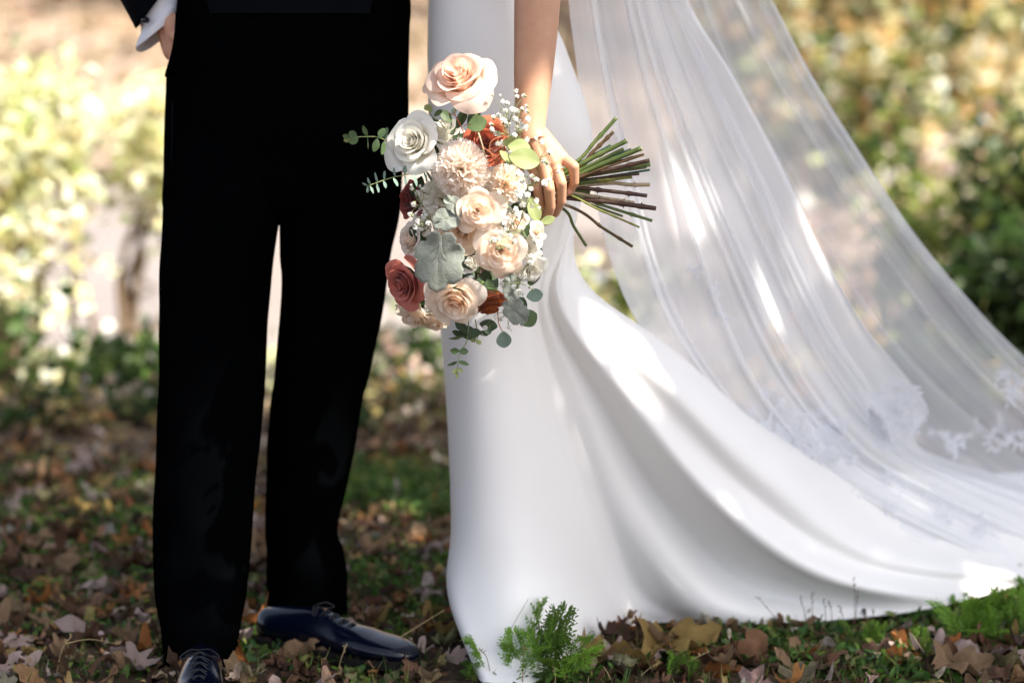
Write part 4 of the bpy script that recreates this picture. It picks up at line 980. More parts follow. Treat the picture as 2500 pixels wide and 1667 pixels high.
def veil():
    A = [[(1290, -1150, 3.82), (1345, -500, 3.76), (1385, -60, 3.74), (1408, 140, 3.755), (1440, 380, 3.77), (1472, 560, 3.78), (1535, 740, 3.80), (1640, 900, 3.84), (1750, 1060, 3.88), (1900, 1230, 3.90), (2170, 1350, 3.96)],
         [(1320, -1150, 3.86), (1420, -500, 3.84), (1500, -60, 3.80), (1560, 200, 3.80), (1640, 450, 3.81), (1700, 640, 3.82), (1770, 810, 3.85), (1850, 950, 3.88), (1960, 1080, 3.92), (2100, 1200, 3.97), (2440, 1365, 4.06)],
         [(1330, -1150, 3.90), (1470, -500, 3.90), (1590, -60, 3.86), (1680, 200, 3.86), (1790, 450, 3.88), (1880, 640, 3.90), (1960, 810, 3.93), (2040, 940, 3.97), (2120, 1040, 4.02), (2230, 1130, 4.06), (2660, 1330, 4.25)],
         [(1335, -1150, 3.92), (1510, -500, 3.90), (1655, -40, 3.86), (1790, 180, 3.84), (1910, 400, 3.85), (2010, 620, 3.87), (2100, 790, 3.90), (2200, 920, 3.94), (2248, 1000, 3.97), (2240, 1100, 4.04), (2620, 1215, 4.3)]]
    out, uv = veil_sheet(A, 170, 520, 4.2, .010, 2)
    vl = put(BR, 'veil', out.reshape(-1, 3), grid_faces(520, 170), M['tulle'], uv=uv); vl['label'] = 'long sheer veil, inner layer'
    B = [[(1300, -1150, 3.95), (1430, -500, 3.98), (1530, -60, 3.98), (1600, 220, 4.0), (1700, 460, 4.02), (1790, 650, 4.05), (1890, 820, 4.08), (2000, 970, 4.12), (2120, 1090, 4.16), (2300, 1180, 4.22)],
         [(1320, -1150, 3.98), (1520, -500, 4.02), (1680, -60, 4.04), (1790, 220, 4.06), (1920, 460, 4.08), (2030, 650, 4.10), (2140, 820, 4.13), (2260, 960, 4.16), (2380, 1070, 4.2), (2520, 1180, 4.26)],
         [(1330, -1150, 4.0), (1580, -500, 4.03), (1790, -60, 4.04), (1910, 170, 4.04), (2050, 400, 4.05), (2170, 580, 4.06), (2300, 750, 4.09), (2420, 890, 4.12), (2560, 1020, 4.17), (2700, 1150, 4.24)],
         [(1335, -1150, 4.0), (1620, -500, 4.02), (1850, -60, 4.02), (1975, 180, 4.01), (2120, 410, 4.02), (2245, 590, 4.03), (2390, 760, 4.06), (2500, 870, 4.09), (2660, 1010, 4.14), (2850, 1150, 4.2)]]
    o2, uv2 = veil_sheet(B, 150, 420, 3.0, .010, 6)
    vo = put(BR, 'veil', o2.reshape(-1, 3), grid_faces(420, 150), M['tulle_outer'], uv=uv2); vo['label'] = 'long sheer veil, outer layer'
    # rolled edges
    put(vl, 'veil_edge', *tube(out[-1, 40:165:2], .0017, 6), M['lace']); put(vl, 'veil_edge', *tube(out[0, 40:140:2], .0009, 5), M['lace']); put(vo, 'veil_edge', *tube(o2[-1, 20::2], .0011, 5), M['lace'])
    # lace applique: leafy sprays sewn on the border
    rg = np.random.default_rng(12); lf, lff = leaf_disc(oval, 2, .1, .1, .04, 4, .45)
    def spray(S_, cu, cv, r, n, par, off=.004):
        nu, nv = S_.shape[:2]; V, Fc = [], []; o_ = 0; c = S_[int(cu * (nu - 1)), int(cv * (nv - 1))]; ns = rg.integers(2, 4)
        for s in range(ns):
            a0 = rg.uniform(0, 6.28); L = r * rg.uniform(.7, 1.2)
            for i in range(n // ns):
                t = i / (n / ns); a = a0 + 1.2 * t; q = c + np.array([math.cos(a), 0, math.sin(a)]) * L * t
                iu = int(np.clip((cu + (q[0] - c[0]) * .9) * (nu - 1), 0, nu - 1)); q[1] = c[1] - off - rg.uniform(0, .004)
                an = a + (-1) ** i * 1.0; sz = rg.uniform(.005, .0105)
                Rm = np.array([[math.cos(an), 0, -math.sin(an)], [0, 1, 0], [math.sin(an), 0, math.cos(an)]])
                w_ = np.stack([lf[:, 0] + .6, lf[:, 2] * .8, lf[:, 1]], 1) * sz; V.append(w_ @ Rm.T + q); Fc.append(lff + o_); o_ += len(lf)
        put(par, 'lace_spray', np.concatenate(V), np.concatenate(Fc), M['lace'])
    for u, v_, r, n in ((.30, .52, .022, 16), (.33, .545, .02, 14), (.36, .57, .02, 14), (.36, .70, .022, 14), (.37, .73, .02, 12)): spray(out, u, v_, r, n, vl)
    for k in range(60):
        u = rg.uniform(.03, .98); spray(out, u, .83 - .05 * u + rg.normal(0, .03), .034, 26, vl)
    for k in range(12):
        u = rg.uniform(.05, .6); spray(out, u, .90 + rg.uniform(0, .07), .04, 16, vl)
    for k in range(16):
        u = rg.uniform(.25, .95); spray(o2, u, .90 - .02 * rg.random(), .045, 18, vo)
    for k in range(5): spray(o2, .62 + .02 * k, .84 - .01 * k, .035, 14, vo)
veil()

# ------------------------------------------------------------------ bouquet
BQ = link(bpy.data.objects.new('bouquet', None)); BQ.location = P(1150, 500, 3.34)
tag(BQ, 'large bouquet of cream, blush and rust roses held sideways with its cut stems showing', 'bouquet')
bq0 = np.array(BQ.location)
def rnd_petal(th, rb, rr_, H, ha, lip, drp, ruf, rg, R, nu=11, nv=10, twist=.05, point=0.0):
    V = []; p1, p2, p3 = rg.uniform(0, 6), rg.uniform(0, 6), rg.uniform(0, 6); asy = rg.uniform(-.12, .12)
    for i in range(nu):
        u = -1 + 2 * i / (nu - 1)
        for j in range(nv):
            v = j / (nv - 1); ve = v * (1 - .24 * abs(u) ** 3 + asy * u * .5 + point * (1 - abs(u)) ** 2)
            wv = .30 + .70 * math.sin(math.pi * min(1, .10 + .60 * v))
            a = th + ha * u * wv; r = rb + (rr_ - rb) * (1 - (1 - min(1, ve)) ** 1.7) + lip * max(0, ve - .68) ** 1.4 * 2.2 * (1 + .5 * abs(u)) + twist * rr_ * u
            z = H * ve - drp * max(0, ve - .55) ** 2 * 2.2
            r += ruf * math.sin(5 * u + p1) * ve ** 3; z += ruf * (math.sin(7 * u + p2) * .8 + .5 * math.sin(13 * u + p3)) * ve ** 3
            V.append((R * r * math.cos(a), R * r * math.sin(a), R * z))
    return V, grid_faces(nu, nv)
def frame_part(name, px, py, Y, axis, mesh_v, mesh_f, m, roll=0, label=None):
    o = obj(name, mesh_v, mesh_f, m, BQ) if mesh_v is not None else link(bpy.data.objects.new(name, None), BQ)
    o.location = P(px, py, Y) - BQ.location; q = Vector(axis).normalized().to_track_quat('Z', 'Y'); o.rotation_mode = 'QUATERNION'
    o.rotation_quaternion = q @ Matrix.Rotation(roll, 3, 'Z').to_quaternion()
    if label: o['label'] = label
    return o
def calyx(R, m=M['sepal'] if 'sepal' in M else None):
    mb = MB(); mb.add(*capsule((0, 0, -.26 * R), (0, 0, -.12 * R), .11 * R, .17 * R, 12, 4))
    for i in range(5):
        a = i * 1.257; d = np.array([math.cos(a), math.sin(a), 0]); t = np.array([-d[1], d[0], 0]); V = []
        for j, (r, z, w_) in enumerate(((.12, -.05, .10), (.30, .02, .11), (.48, .16, .08), (.62, .32, .04), (.72, .40, .005))):
            V += [d * r * R + (0, 0, z * R) - t * w_ * R, d * r * R * 1.06 + (0, 0, z * R - .01 * R), d * r * R + (0, 0, z * R) + t * w_ * R]
        f = [(j * 3 + k, j * 3 + k + 1, j * 3 + k + 4, j * 3 + k + 3) for j in range(4) for k in range(2)]; mb.add(V, f)
    return np.concatenate(mb.v), mb.f
def rose(px, py, Rpx, Y, axis, mt, label, n=22, openn=1.0, seed=0, ruf=.02, tight=1.0, mt2=None, lipk=1.0):
    R = Rpx * 1.2 * Y / F; cv, cf = calyx(R)
    ax = Vector(axis).normalized(); c = P(px, py, Y) - ax * R * .45
    o = obj('rose', cv, cf, M['sepal'], BQ); o.location = c - BQ.location; o.rotation_mode = 'QUATERNION'
    o.rotation_quaternion = ax.to_track_quat('Z', 'Y') @ Matrix.Rotation(seed * 1.7, 3, 'Z').to_quaternion(); o['label'] = label
    rg = np.random.default_rng(seed + 100)
    obj('rolled_centre', *capsule((0, 0, .1 * R), (0, 0, .60 * R), .07 * R, .05 * R), M[mt2 or mt], o)
    for k in range(n):
        t = (k + .5) / n
        rr_ = .03 + .84 * t ** (1.75 / openn) * rg.uniform(.9, 1.1); rb = .015 + .14 * t
        H = (.78 + .16 * math.sin(math.pi * min(1, t * 1.15)) - .10 * t) * rg.uniform(.96, 1.04)
        ha = min(2.3, (.50 * tight) / rr_ + .30)
        v, f = rnd_petal(k * 2.4 + rg.normal(0, .28), rb, rr_, H, ha, (.26 + .2 * rg.random()) * t * openn * lipk, (.5 + .6 * rg.random()) * t * t * openn * lipk, ruf * (.4 + 1.3 * t), rg, R, 13, 11, point=.06 * t)
        obj('petal', v, f, M[mt2] if (mt2 and t < .55) else M[mt], o)
    return o
def carnation(px, py, Rpx, Y, axis, mt, label, n=54, seed=0, mt2=None):
    R = Rpx * Y / F; ax = Vector(axis).normalized(); mb = MB(); mb.add(*capsule((0, 0, -.9 * R), (0, 0, -.2 * R), .16 * R, .2 * R))
    o = obj('carnation', np.concatenate(mb.v), mb.f, M['sepal'], BQ); o.location = P(px, py, Y) - ax * R * .35 - BQ.location; o.rotation_mode = 'QUATERNION'
    o.rotation_quaternion = ax.to_track_quat('Z', 'Y'); o['label'] = label; rg = np.random.default_rng(seed)
    for k in range(n):
        t = (k + .5) / n; ph = k * 2.4; th = math.radians(4 + 96 * t ** .75)
        d = np.array([math.sin(th) * math.cos(ph), math.sin(th) * math.sin(ph), math.cos(th)]); e = np.cross(d, rg.normal(size=3)); e /= np.linalg.norm(e)
        if t > .5: e = np.array([-math.sin(ph), math.cos(ph), 0])
        nn = np.cross(d, e); nu, nv = 15, 6; V = []; p1, p2 = rg.uniform(0, 6, 2); wd = rg.uniform(.26, .40); L = rg.uniform(.88, 1.04)
        for i in range(nu):
            u = -1 + 2 * i / (nu - 1)
            for j in range(nv):
                v = j / (nv - 1); tip = (.07 * (i % 2) - .14 * u * u) * (v > .9)
                q = d * (.2 + .8 * v * L + tip) + e * u * wd * (.2 + .8 * v) + nn * (.09 * math.sin(4.5 * u + p1) + .05 * math.sin(9 * u + p2)) * v ** 1.5
                q[2] *= .82; V.append(q * R)
        obj('petal', V, grid_faces(nu, nv), M[mt2] if mt2 and t < .3 else M[mt], o)
rose(1122, 190, 80, 3.30, (-.28, -.70, .62), 'p_peach', 'large peach rose standing above the others', 26, 1.15, 1, .02)
rose(1012, 348, 72, 3.31, (-.42, -.80, .22), 'p_white', 'large white rose at the left', 22, .95, 2, .015)
rose(1085, 325, 56, 3.37, (.1, -.5, .8), 'p_white', 'white flower behind the white rose', 14, 1.2, 3, .03)
rose(1186, 352, 62, 3.31, (.05, -.85, .35), 'p_terra', 'terracotta rose beneath the round leaf', 26, .9, 4, .015)
carnation(1126, 412, 72, 3.28, (-.05, -.97, .12), 'p_blush', 'blush ruffled carnation in the middle', 60, 5)
carnation(1238, 447, 50, 3.31, (.15, -.9, .2), 'p_blush', 'small apricot carnation by the hand', 44, 6, 'p_spray')
rose(1006, 490, 50, 3.38, (-.7, -.6, .1), 'p_dark', 'dark red rose half hidden at the left', 18, .8, 7, .03)
carnation(1070, 488, 58, 3.34, (-.35, -.9, -.1), 'p_white', 'white ruffled flower beside the carnation', 46, 8)
rose(1166, 514, 58, 3.25, (0, -.98, .12), 'p_spray', 'upper apricot cream rose facing the viewer', 26, 1.0, 9, .02)
rose(1130, 568, 56, 3.29, (-.22, -.85, -.35), 'p_spray', 'peach rose tucked under the upper cream rose', 24, 1.0, 10, .02)
rose(1222, 612, 58, 3.25, (.02, -.97, -.05), 'p_spray', 'apricot cream rose at the right of the cluster', 24, 1.1, 11, .025)
rose(1312, 566, 27, 3.29, (.3, -.8, .3), 'p_cream', 'small cream bud below the fingers', 14, .75, 12, .015)
rose(1290, 612, 34, 3.30, (.3, -.85, -.1), 'p_white', 'small white rose beside the apricot cream rose', 16, 1.0, 13, .03)
rose(1298, 660, 36, 3.31, (.3, -.8, -.35), 'p_white', 'small white frilled rose low at the right', 16, 1.1, 14, .035)
rose(1000, 586, 42, 3.36, (-.7, -.6, .25), 'p_cream', 'blush bud opening to the left', 16, .85, 15, .02)
rose(988, 690, 66, 3.31, (-.62, -.72, -.25), 'p_dusty', 'dusty red rose at the lower left', 24, .9, 16, .015)
rose(1112, 733, 68, 3.25, (-.05, -.82, -.45), 'p_cream', 'cream rose with open brown heart at the bottom', 24, 1.1, 17, .025, mt2='p_spray')
rose(1192, 738, 58, 3.295, (.30, -.38, -.88), 'p_rust', 'rust rose turned away, its green sepals showing', 18, .85, 18, .01)
rose(1012, 768, 50, 3.37, (-.45, -.5, -.7), 'p_cream', 'pale rose under the dusty red rose', 18, 1.1, 19, .03)
rose(1062, 782, 42, 3.38, (-.1, -.6, -.8), 'p_cream', 'cream rose at the bottom edge', 16, 1.1, 20, .03)
rose(1152, 645, 34, 3.31, (-.4, -.5, .7), 'p_white', 'white bud behind the grey leaf', 10, .8, 21, .015)
rose(1030, 545, 34, 3.36, (-.5, -.8, 0), 'p_white', 'small white blossom above the grey leaf', 12, 1.0, 22, .03)
rose(1195, 560, 34, 3.33, (.2, -.9, 0), 'p_cream', 'pale blossom between the cream roses', 14, 1.0, 23, .03)
rose(1262, 545, 30, 3.34, (.3, -.8, 0), 'p_cream', 'cream blossom beside the bent fingers', 14, 1.0, 24, .03)

def blade(asp, L=1, nu=13, nv=7, fold=.12, bend=.12, tip=.25, wav=.0, seed=0):
    V = []; rg = np.random.default_rng(seed); p = rg.uniform(0, 6)
    for i in range(nu):
        s = i / (nu - 1); w_ = asp * .5 * (math.sin(math.pi * s ** (.85 + tip)) ** .65 if 0 < s < 1 else .02)
        for j in range(nv):
            t = -1 + 2 * j / (nv - 1); V.append((s, t * w_, fold * abs(t) * w_ * 1.4 - bend * (s - .4) ** 2 + wav * math.sin(9 * s + p) * t))
    return np.array(V) * L, grid_faces(nu, nv)
def place_leaf(name, px, py, Y, lp, wp, ang, mt, par=None, tilt=(0, 0), seed=0, mesh=None, label=None):
    """Leaf whose base is at the pixel, pointing along ANG degrees in the picture plane."""
    L = lp * Y / F
    v, f = mesh if mesh else blade(wp / lp, 1, seed=seed, wav=.015, bend=random.Random(seed).uniform(-.1, .3))
    o = obj(name, np.asarray(v) * L, f, M[mt], par or BQ); a = math.radians(ang)
    X = Vector((math.cos(a), math.sin(tilt[1]), math.sin(a))).normalized(); Zv = Vector((math.sin(tilt[0]) * -math.sin(a), -math.cos(tilt[0]), math.sin(tilt[0]) * math.cos(a)))
    Zv = (Zv - X * Zv.dot(X)).normalized(); Yv = Zv.cross(X); o.rotation_mode = 'QUATERNION'; o.rotation_quaternion = Matrix((X, Yv, Zv)).transposed().to_quaternion()
    o.location = P(px, py, Y) - BQ.location - (par.location if par else Vector())
    if label: o['label'] = label
    return o
for px, py, Y, l, w_, a, mt, tl in ((1140, 312, 3.30, 52, 42, 20, 'euc_mid', (.3, 0)), (1190, 310, 3.34, 46, 38, 25, 'euc_blue', (.2, .3)), (1240, 355, 3.25, 58, 44, -10, 'euc_pale', (.5, 0)), (1226, 345, 3.26, 52, 38, -5, 'euc_pale', (-.4, .2)),
    (1242, 380, 3.235, 78, 56, -12, 'euc_pale', (.4, 0)), (1220, 368, 3.24, 46, 26, -50, 'euc_pale', (.9, .2)), (1292, 480, 3.30, 66, 34, -70, 'euc_pale', (.3, 0)), (1318, 545, 3.33, 40, 22, 20, 'euc_pale', (.3, 0)),
    (1258, 762, 3.31, 42, 40, 60, 'euc_dark', (.2, 0)), (1268, 790, 3.30, 50, 46, 30, 'euc_mid', (.3, 0)), (1290, 700, 3.33, 60, 30, 60, 'euc_mid', (.4, 0)), (1310, 650, 3.34, 50, 26, 80, 'euc_dark', (.5, 0)),
    (1285, 725, 3.33, 42, 34, 10, 'euc_blue', (.3, 0)), (1070, 268, 3.37, 46, 26, -40, 'euc_mid', (.6, 0)), (1095, 300, 3.37, 46, 30, -60, 'euc_dark', (.4, 0)), (1118, 330, 3.36, 34, 26, -30, 'euc_dark', (.3, .2)), (1103, 282, 3.37, 26, 14, 60, 'euc_blue', (.3, 0)),
    (1086, 365, 3.33, 50, 34, 20, 'euc_dark', (.4, 0)), (1120, 245, 3.33, 30, 20, -20, 'euc_mid', (.2, 0)), (1194, 505, 3.30, 50, 18, 10, 'euc_dark', (.6, 0)), (1210, 470, 3.28, 20, 10, -50, 'euc_mid', (.3, 0)), (1170, 660, 3.34, 46, 40, -60, 'euc_dark', (.2, 0)),
    (1190, 680, 3.30, 40, 26, -80, 'euc_dark', (.3, 0)), (1170, 790, 3.33, 46, 30, -10, 'euc_dark', (.4, 0)), (1120, 800, 3.33, 50, 36, -30, 'euc_dark', (.5, 0)), (1020, 640, 3.38, 50, 30, 30, 'euc_dark', (.3, 0)), (1045, 590, 3.37, 50, 34, -20, 'euc_dark', (.3, 0)),
    (1270, 525, 3.36, 60, 34, -70, 'euc_dark', (.3, 0)), (1260, 580, 3.36, 56, 34, -40, 'euc_dark', (.3, 0)), (1030, 430, 3.37, 60, 34, -110, 'euc_dark', (.3, 0)), (1050, 660, 3.38, 60, 40, -60, 'euc_dark', (.3, 0))):
    place_leaf('leaf', px, py, Y, l, w_, a, mt, None, tl, int(px + py))
rgc = random.Random(77)
for i in range(60):      # dark leaves filling the inside of the bouquet
    a = rgc.uniform(0, 6.28); q = rgc.random() ** .5
    place_leaf('leaf', 1135 + 115 * q * math.cos(a), 540 - 235 * q * math.sin(a), rgc.uniform(3.36, 3.43), rgc.uniform(45, 70), rgc.uniform(26, 40), rgc.uniform(0, 360), 'euc_dark', None, (rgc.gauss(0, .5), rgc.gauss(0, .4)), i)
def miller(px, py, Y, size, ang, seed, label, tl=(.2, 0), asp=.8, wav=.05):
    def outl(t): return .60 + .12 * np.cos(t) + .15 * np.abs(np.cos(3.5 * t)) ** .7 + .018 * np.cos(21 * t)
    n = 72; th = np.linspace(0, 2 * math.pi, n, endpoint=False); r = outl(th); rg = np.random.default_rng(seed); p = rg.uniform(0, 6, 3)
    V = [(0, 0, 0)]; f = []; rings = 9
    for k in range(1, rings + 1):
        q = k / rings
        for t, R_ in zip(th, r):
            x, y = math.cos(t) * R_ * q, math.sin(t) * R_ * q * asp
            vein = -.012 * math.cos(7 * t) * q - .03 * math.exp(-(y / .05) ** 2)
            V.append((x + .5, y, vein + wav * math.sin(5 * t + p[0]) * q ** 2 + .10 * x * x + .04 * math.sin(6 * x + p[1])))
    f = [(0, 1 + j, 1 + (j + 1) % n) for j in range(n)] + [(1 + k * n + j, 1 + (k + 1) * n + j, 1 + (k + 1) * n + (j + 1) % n, 1 + k * n + (j + 1) % n) for k in range(rings - 1) for j in range(n)]
    o = place_leaf('dusty_miller_leaf', px, py, Y, size * .68, 1, ang, 'miller', None, tl, mesh=(V, f), label=label); o.modifiers.new('s', 'SOLIDIFY').thickness = .0008
    vm = MB()
    for s in (-1, 1, 0):
        for k in range(3 if s else 1):
            b = .15 + .22 * k; e = (.95, 0, .03) if s == 0 else (b + .32, s * (.30 - .05 * k) * asp, .012)
            vm.add(*tube([(0 if s == 0 else b, 0, -.02), ((e[0] + b) / 2, e[1] * .5, .004), e], [.010, .007, .003], 5))
    put_ = obj('leaf_vein', np.concatenate(vm.v) * size * .68 * Y / F, vm.f, M['miller'], o)
miller(1078, 575, 3.22, 150, -95, 1, 'large silver grey lobed leaf', (.15, 0), .85)
miller(1062, 545, 3.24, 75, 20, 2, 'upper lobe of the silver grey foliage', (.3, .2), .8)
miller(1090, 485, 3.25, 58, -40, 3, 'small grey frilled leaf between the white and cream flowers', (.3, 0), .7, .10)
miller(1245, 665, 3.26, 86, -85, 4, 'grey leaf below the right cream rose', (.4, 0), .55, .10)
miller(1238, 735, 3.25, 78, -50, 5, 'grey green lobed leaf tip beside the rust rose', (.1, 0), .75)
def sprig(name, pts, leaves, mt, label, sm='thin_green', r=.0011):
    pp = [P(*q) for q in pts]; c = pp[0]; p = cr(pp, 24); v, f = tube(p - np.array(c), np.linspace(r, r * .6, 24), 6)
    o = obj(name, v, f, M[sm], BQ); o.location = c - BQ.location; o['label'] = label
    for i, (px, py, l, w_, a, tl, m2) in enumerate(leaves):
        place_leaf('leaf', px, py, pts[-1][2] + random.Random(i).uniform(-.006, .006), l, w_, a, m2 or mt, o, (tl, random.Random(i).uniform(-.4, .4)), i + 3)
    return o
sprig('eucalyptus_sprig', [(950, 348, 3.34), (925, 336, 3.31), (895, 334, 3.30), (850, 336, 3.29)], [(940, 342, 32, 22, 80, .9, 0), (938, 345, 34, 22, -100, 1.0, 0), (925, 338, 30, 20, 60, .4, 0), (922, 338, 34, 20, -105, .5, 0), (897, 334, 30, 12, 110, .3, 0), (897, 334, 32, 7, -88, 1.2, 0),
    (872, 335, 24, 20, 150, .2, 0), (875, 336, 26, 20, -150, .3, 0), (856, 336, 20, 14, 165, .4, 0), (856, 338, 18, 14, -160, .5, 'euc_pale')], 'euc_mid', 'eucalyptus sprig reaching left over the trousers')
sprig('eucalyptus_sprig', [(1060, 414, 3.35), (1000, 425, 3.32), (950, 436, 3.31), (898, 454, 3.30)], [(1040, 418, 30, 10, -60, .8, 0), (1035, 418, 30, 10, -75, .8, 0), (1010, 422, 30, 10, 75, .9, 0), (1008, 424, 34, 11, -70, .9, 0), (988, 428, 26, 13, 85, .5, 0), (988, 428, 26, 10, -85, .8, 0), (965, 432, 24, 10, 100, .8, 0), (960, 434, 24, 10, -60, .8, 0),
    (938, 440, 24, 10, 85, .8, 0), (936, 441, 20, 9, -70, .7, 0), (922, 446, 26, 9, 105, .8, 0), (920, 447, 24, 9, -80, .8, 0), (905, 452, 20, 9, 115, .8, 0), (903, 453, 22, 8, -65, .8, 0), (898, 454, 16, 7, 150, .6, 0), (898, 455, 18, 8, -95, .6, 0)], 'euc_blue', 'narrow leaved sprig reaching left below the first one')
sprig('eucalyptus_sprig', [(1145, 770, 3.34), (1140, 830, 3.31), (1122, 865, 3.30), (1116, 912, 3.295)], [(1140, 820, 40, 22, 165, .6, 'euc_dark'), (1140, 818, 38, 26, 15, .5, 'euc_dark'), (1138, 800, 34, 30, 150, .3, 'euc_dark'), (1136, 820, 44, 14, 190, .9, 0), (1122, 858, 24, 18, 170, .3, 0), (1120, 858, 24, 18, 0, .3, 0),
    (1117, 882, 28, 12, 205, .7, 0), (1117, 882, 30, 12, -15, .7, 0), (1116, 900, 16, 12, 220, .3, 'euc_pale'), (1116, 900, 16, 12, -30, .3, 'euc_pale'), (1115, 908, 16, 9, -90, .3, 'euc_pale')], 'euc_mid', 'eucalyptus sprig hanging down from the bottom')
sprig('eucalyptus_sprig', [(1160, 780, 3.34), (1166, 815, 3.32), (1163, 838, 3.31)], [(1166, 812, 30, 16, -10, .6, 'euc_dark'), (1166, 812, 26, 14, 190, .6, 'euc_dark'), (1164, 828, 18, 12, 200, .3, 'euc_pale'), (1163, 830, 16, 12, -40, .3, 'euc_pale'), (1185, 795, 24, 18, -60, .3, 'euc_dark'), (1198, 790, 20, 14, -80, .3, 'euc_dark')], 'euc_mid', 'short leafy sprig beside the hanging one')
sprig('eucalyptus_sprig', [(1215, 760, 3.32), (1218, 790, 3.30), (1228, 812, 3.295)], [(1229, 808, 46, 38, -88, .1, 'euc_blue')], 'euc_blue', 'pale round leaf hanging below the rust rose', 'tendril')
sprig('eucalyptus_sprig', [(1095, 330, 3.36), (1075, 300, 3.35), (1055, 285, 3.34), (1046, 268, 3.34)], [(1060, 285, 26, 14, 40, .4, 0), (1052, 275, 20, 14, 100, .3, 'euc_pale'), (1048, 270, 18, 16, 130, .2, 'euc_pale'), (1052, 290, 26, 14, 240, .5, 'euc_pale')], 'euc_mid', 'bright tipped sprig behind the white rose')
def tendril(pts, r=.0008, mt='tendril', label=None, name='tendril'):
    p = cr([P(*q) for q in pts], 26); v, f = tube(p, np.linspace(r, r * .7, 26), 6); o = put(BQ, name, v, f, M[mt])
    if label: o['label'] = label
tendril([(1140, 345, 3.33), (1122, 300, 3.31), (1108, 280, 3.31), (1094, 278, 3.31)]); tendril([(1124, 308, 3.31), (1113, 285, 3.31), (1110, 272, 3.31), (1118, 262, 3.31)]); tendril([(1132, 308, 3.30), (1142, 304, 3.295), (1150, 306, 3.29)])
tendril([(1220, 396, 3.25), (1196, 370, 3.245), (1200, 345, 3.245), (1225, 334, 3.25), (1243, 336, 3.25)], .0010); tendril([(1178, 358, 3.255), (1195, 372, 3.25), (1212, 385, 3.245), (1205, 410, 3.25)], .0009); tendril([(1168, 325, 3.26), (1176, 350, 3.25), (1186, 388, 3.25)], .0014, 'stem_tan', 'pale split stalk lying across the terracotta rose')
for a, b, c, d in ((1150, 262, 1160, 300), (1140, 600, 1165, 680), (1170, 670, 1188, 630)): tendril([(a, b, 3.31), ((a + c) / 2 + 3, (b + d) / 2, 3.32), (c, d, 3.34)], .003, 'stem_dark' if b > 500 else 'stem_green', name='stem')
# neck of the tall peach rose
tendril([(1150, 260, 3.325), (1163, 285, 3.33), (1185, 330, 3.36), (1240, 440, 3.41)], .0034, 'stem_green', 'stem of the tall peach rose', 'stem')

def blossom_mesh(seed):
    rg = np.random.default_rng(seed); mb = MB(); mb.add(*capsule((0, 0, -1.1), (0, 0, -.2), .25, .5, 7, 2), 1)
    for k in range(13):
        ph = k * 2.4; th = .15 + 1.5 * (k / 13) ** .7; d = np.array([math.sin(th) * math.cos(ph), math.sin(th) * math.sin(ph), math.cos(th)]); e = np.array([-math.sin(ph), math.cos(ph), 0]); nn = np.cross(d, e); s = rg.uniform(.8, 1.1)
        V = [(0, 0, 0), d * .6 * s - e * .28, d * .6 * s + e * .28 + nn * .15, d * 1.0 * s - e * .30 + nn * .12, d * 1.08 * s + nn * .02, d * 1.0 * s + e * .30 - nn * .1]
        mb.add(V, [(0, 1, 2), (1, 3, 4), (1, 4, 2), (2, 4, 5)])
    return mb
BM = []
for i in range(4):
    o = blossom_mesh(i).build('blossom', [M['breath'], M['thin_green']]); BM.append(o.data); bpy.data.objects.remove(o)
def breath(base, node, tips, label, Y=3.28):
    """Branching spray: BASE and NODE pixels, TIPS list of (px, py, radius px)."""
    c = P(*base, Y + .05); mb = MB(); nd = P(*node, Y); rg = random.Random(int(base[0] + node[1]))
    mb.add(*tube(cr([c - c, (nd - c) * .55 + Vector((.003, 0, .002)), nd - c], 10), np.linspace(.0008, .0006, 10), 5))
    o = None; B_ = []
    for px, py, r in tips:
        t = P(px, py, Y + rg.uniform(-.03, .015)); B_.append((t, r * Y / F)); m = (nd + t) / 2 + Vector((rg.gauss(0, .004), rg.gauss(0, .004), rg.gauss(0, .004)))
        mb.add(*tube(cr([nd - c, m - c, t - c], 8), np.linspace(.00055, .00035, 8), 4))
    o = mb.build('white_filler_spray', M['thin_green'], BQ); o.location = c - BQ.location; o['label'] = label
    for t, r in B_:
        b = link(bpy.data.objects.new('blossom', BM[rg.randrange(4)]), o); b.location = t - c; b.scale = (r,) * 3
        b.rotation_mode = 'QUATERNION'; b.rotation_quaternion = Vector((rg.gauss(0, .6), -.7, rg.gauss(.4, .6))).to_track_quat('Z', 'Y')
breath((1235, 420), (1243, 300), [(1260, 222, 6), (1262, 236, 6), (1280, 234, 7), (1226, 248, 6), (1238, 252, 6), (1222, 232, 3), (1200, 232, 5)], 'tall spray of tiny white blossoms against the arm')
breath((1240, 420), (1262, 300), [(1286, 260, 6), (1275, 266, 6), (1287, 272, 7), (1253, 268, 8), (1262, 272, 7), (1288, 290, 8), (1257, 290, 7), (1266, 296, 6)], 'spray of tiny white blossoms right of the tall one')
breath((1235, 420), (1238, 330), [(1236, 272, 8), (1205, 287, 7), (1218, 282, 6), (1230, 296, 9), (1238, 305, 10), (1226, 288, 7), (1200, 303, 6)], 'dense spray of white blossoms above the terracotta rose')
breath((1240, 420), (1255, 340), [(1262, 312, 9), (1274, 308, 9), (1284, 312, 9), (1268, 318, 7), (1256, 330, 7), (1286, 341, 7), (1212, 325, 8), (1218, 330, 7), (1201, 318, 7)], 'row of white blossoms over the wrist')
breath((1235, 470), (1222, 380), [(1228, 350, 10), (1240, 362, 9), (1235, 378, 8), (1215, 350, 7), (1246, 372, 7)], 'white blossoms behind the round pale leaves')
breath((1290, 480), (1320, 384), [(1310, 338, 6), (1322, 347, 7), (1341, 365, 3.5), (1342, 372, 7), (1330, 395, 9), (1336, 398, 7)], 'thin spray of white blossoms lying on the back of the hand', 3.33)
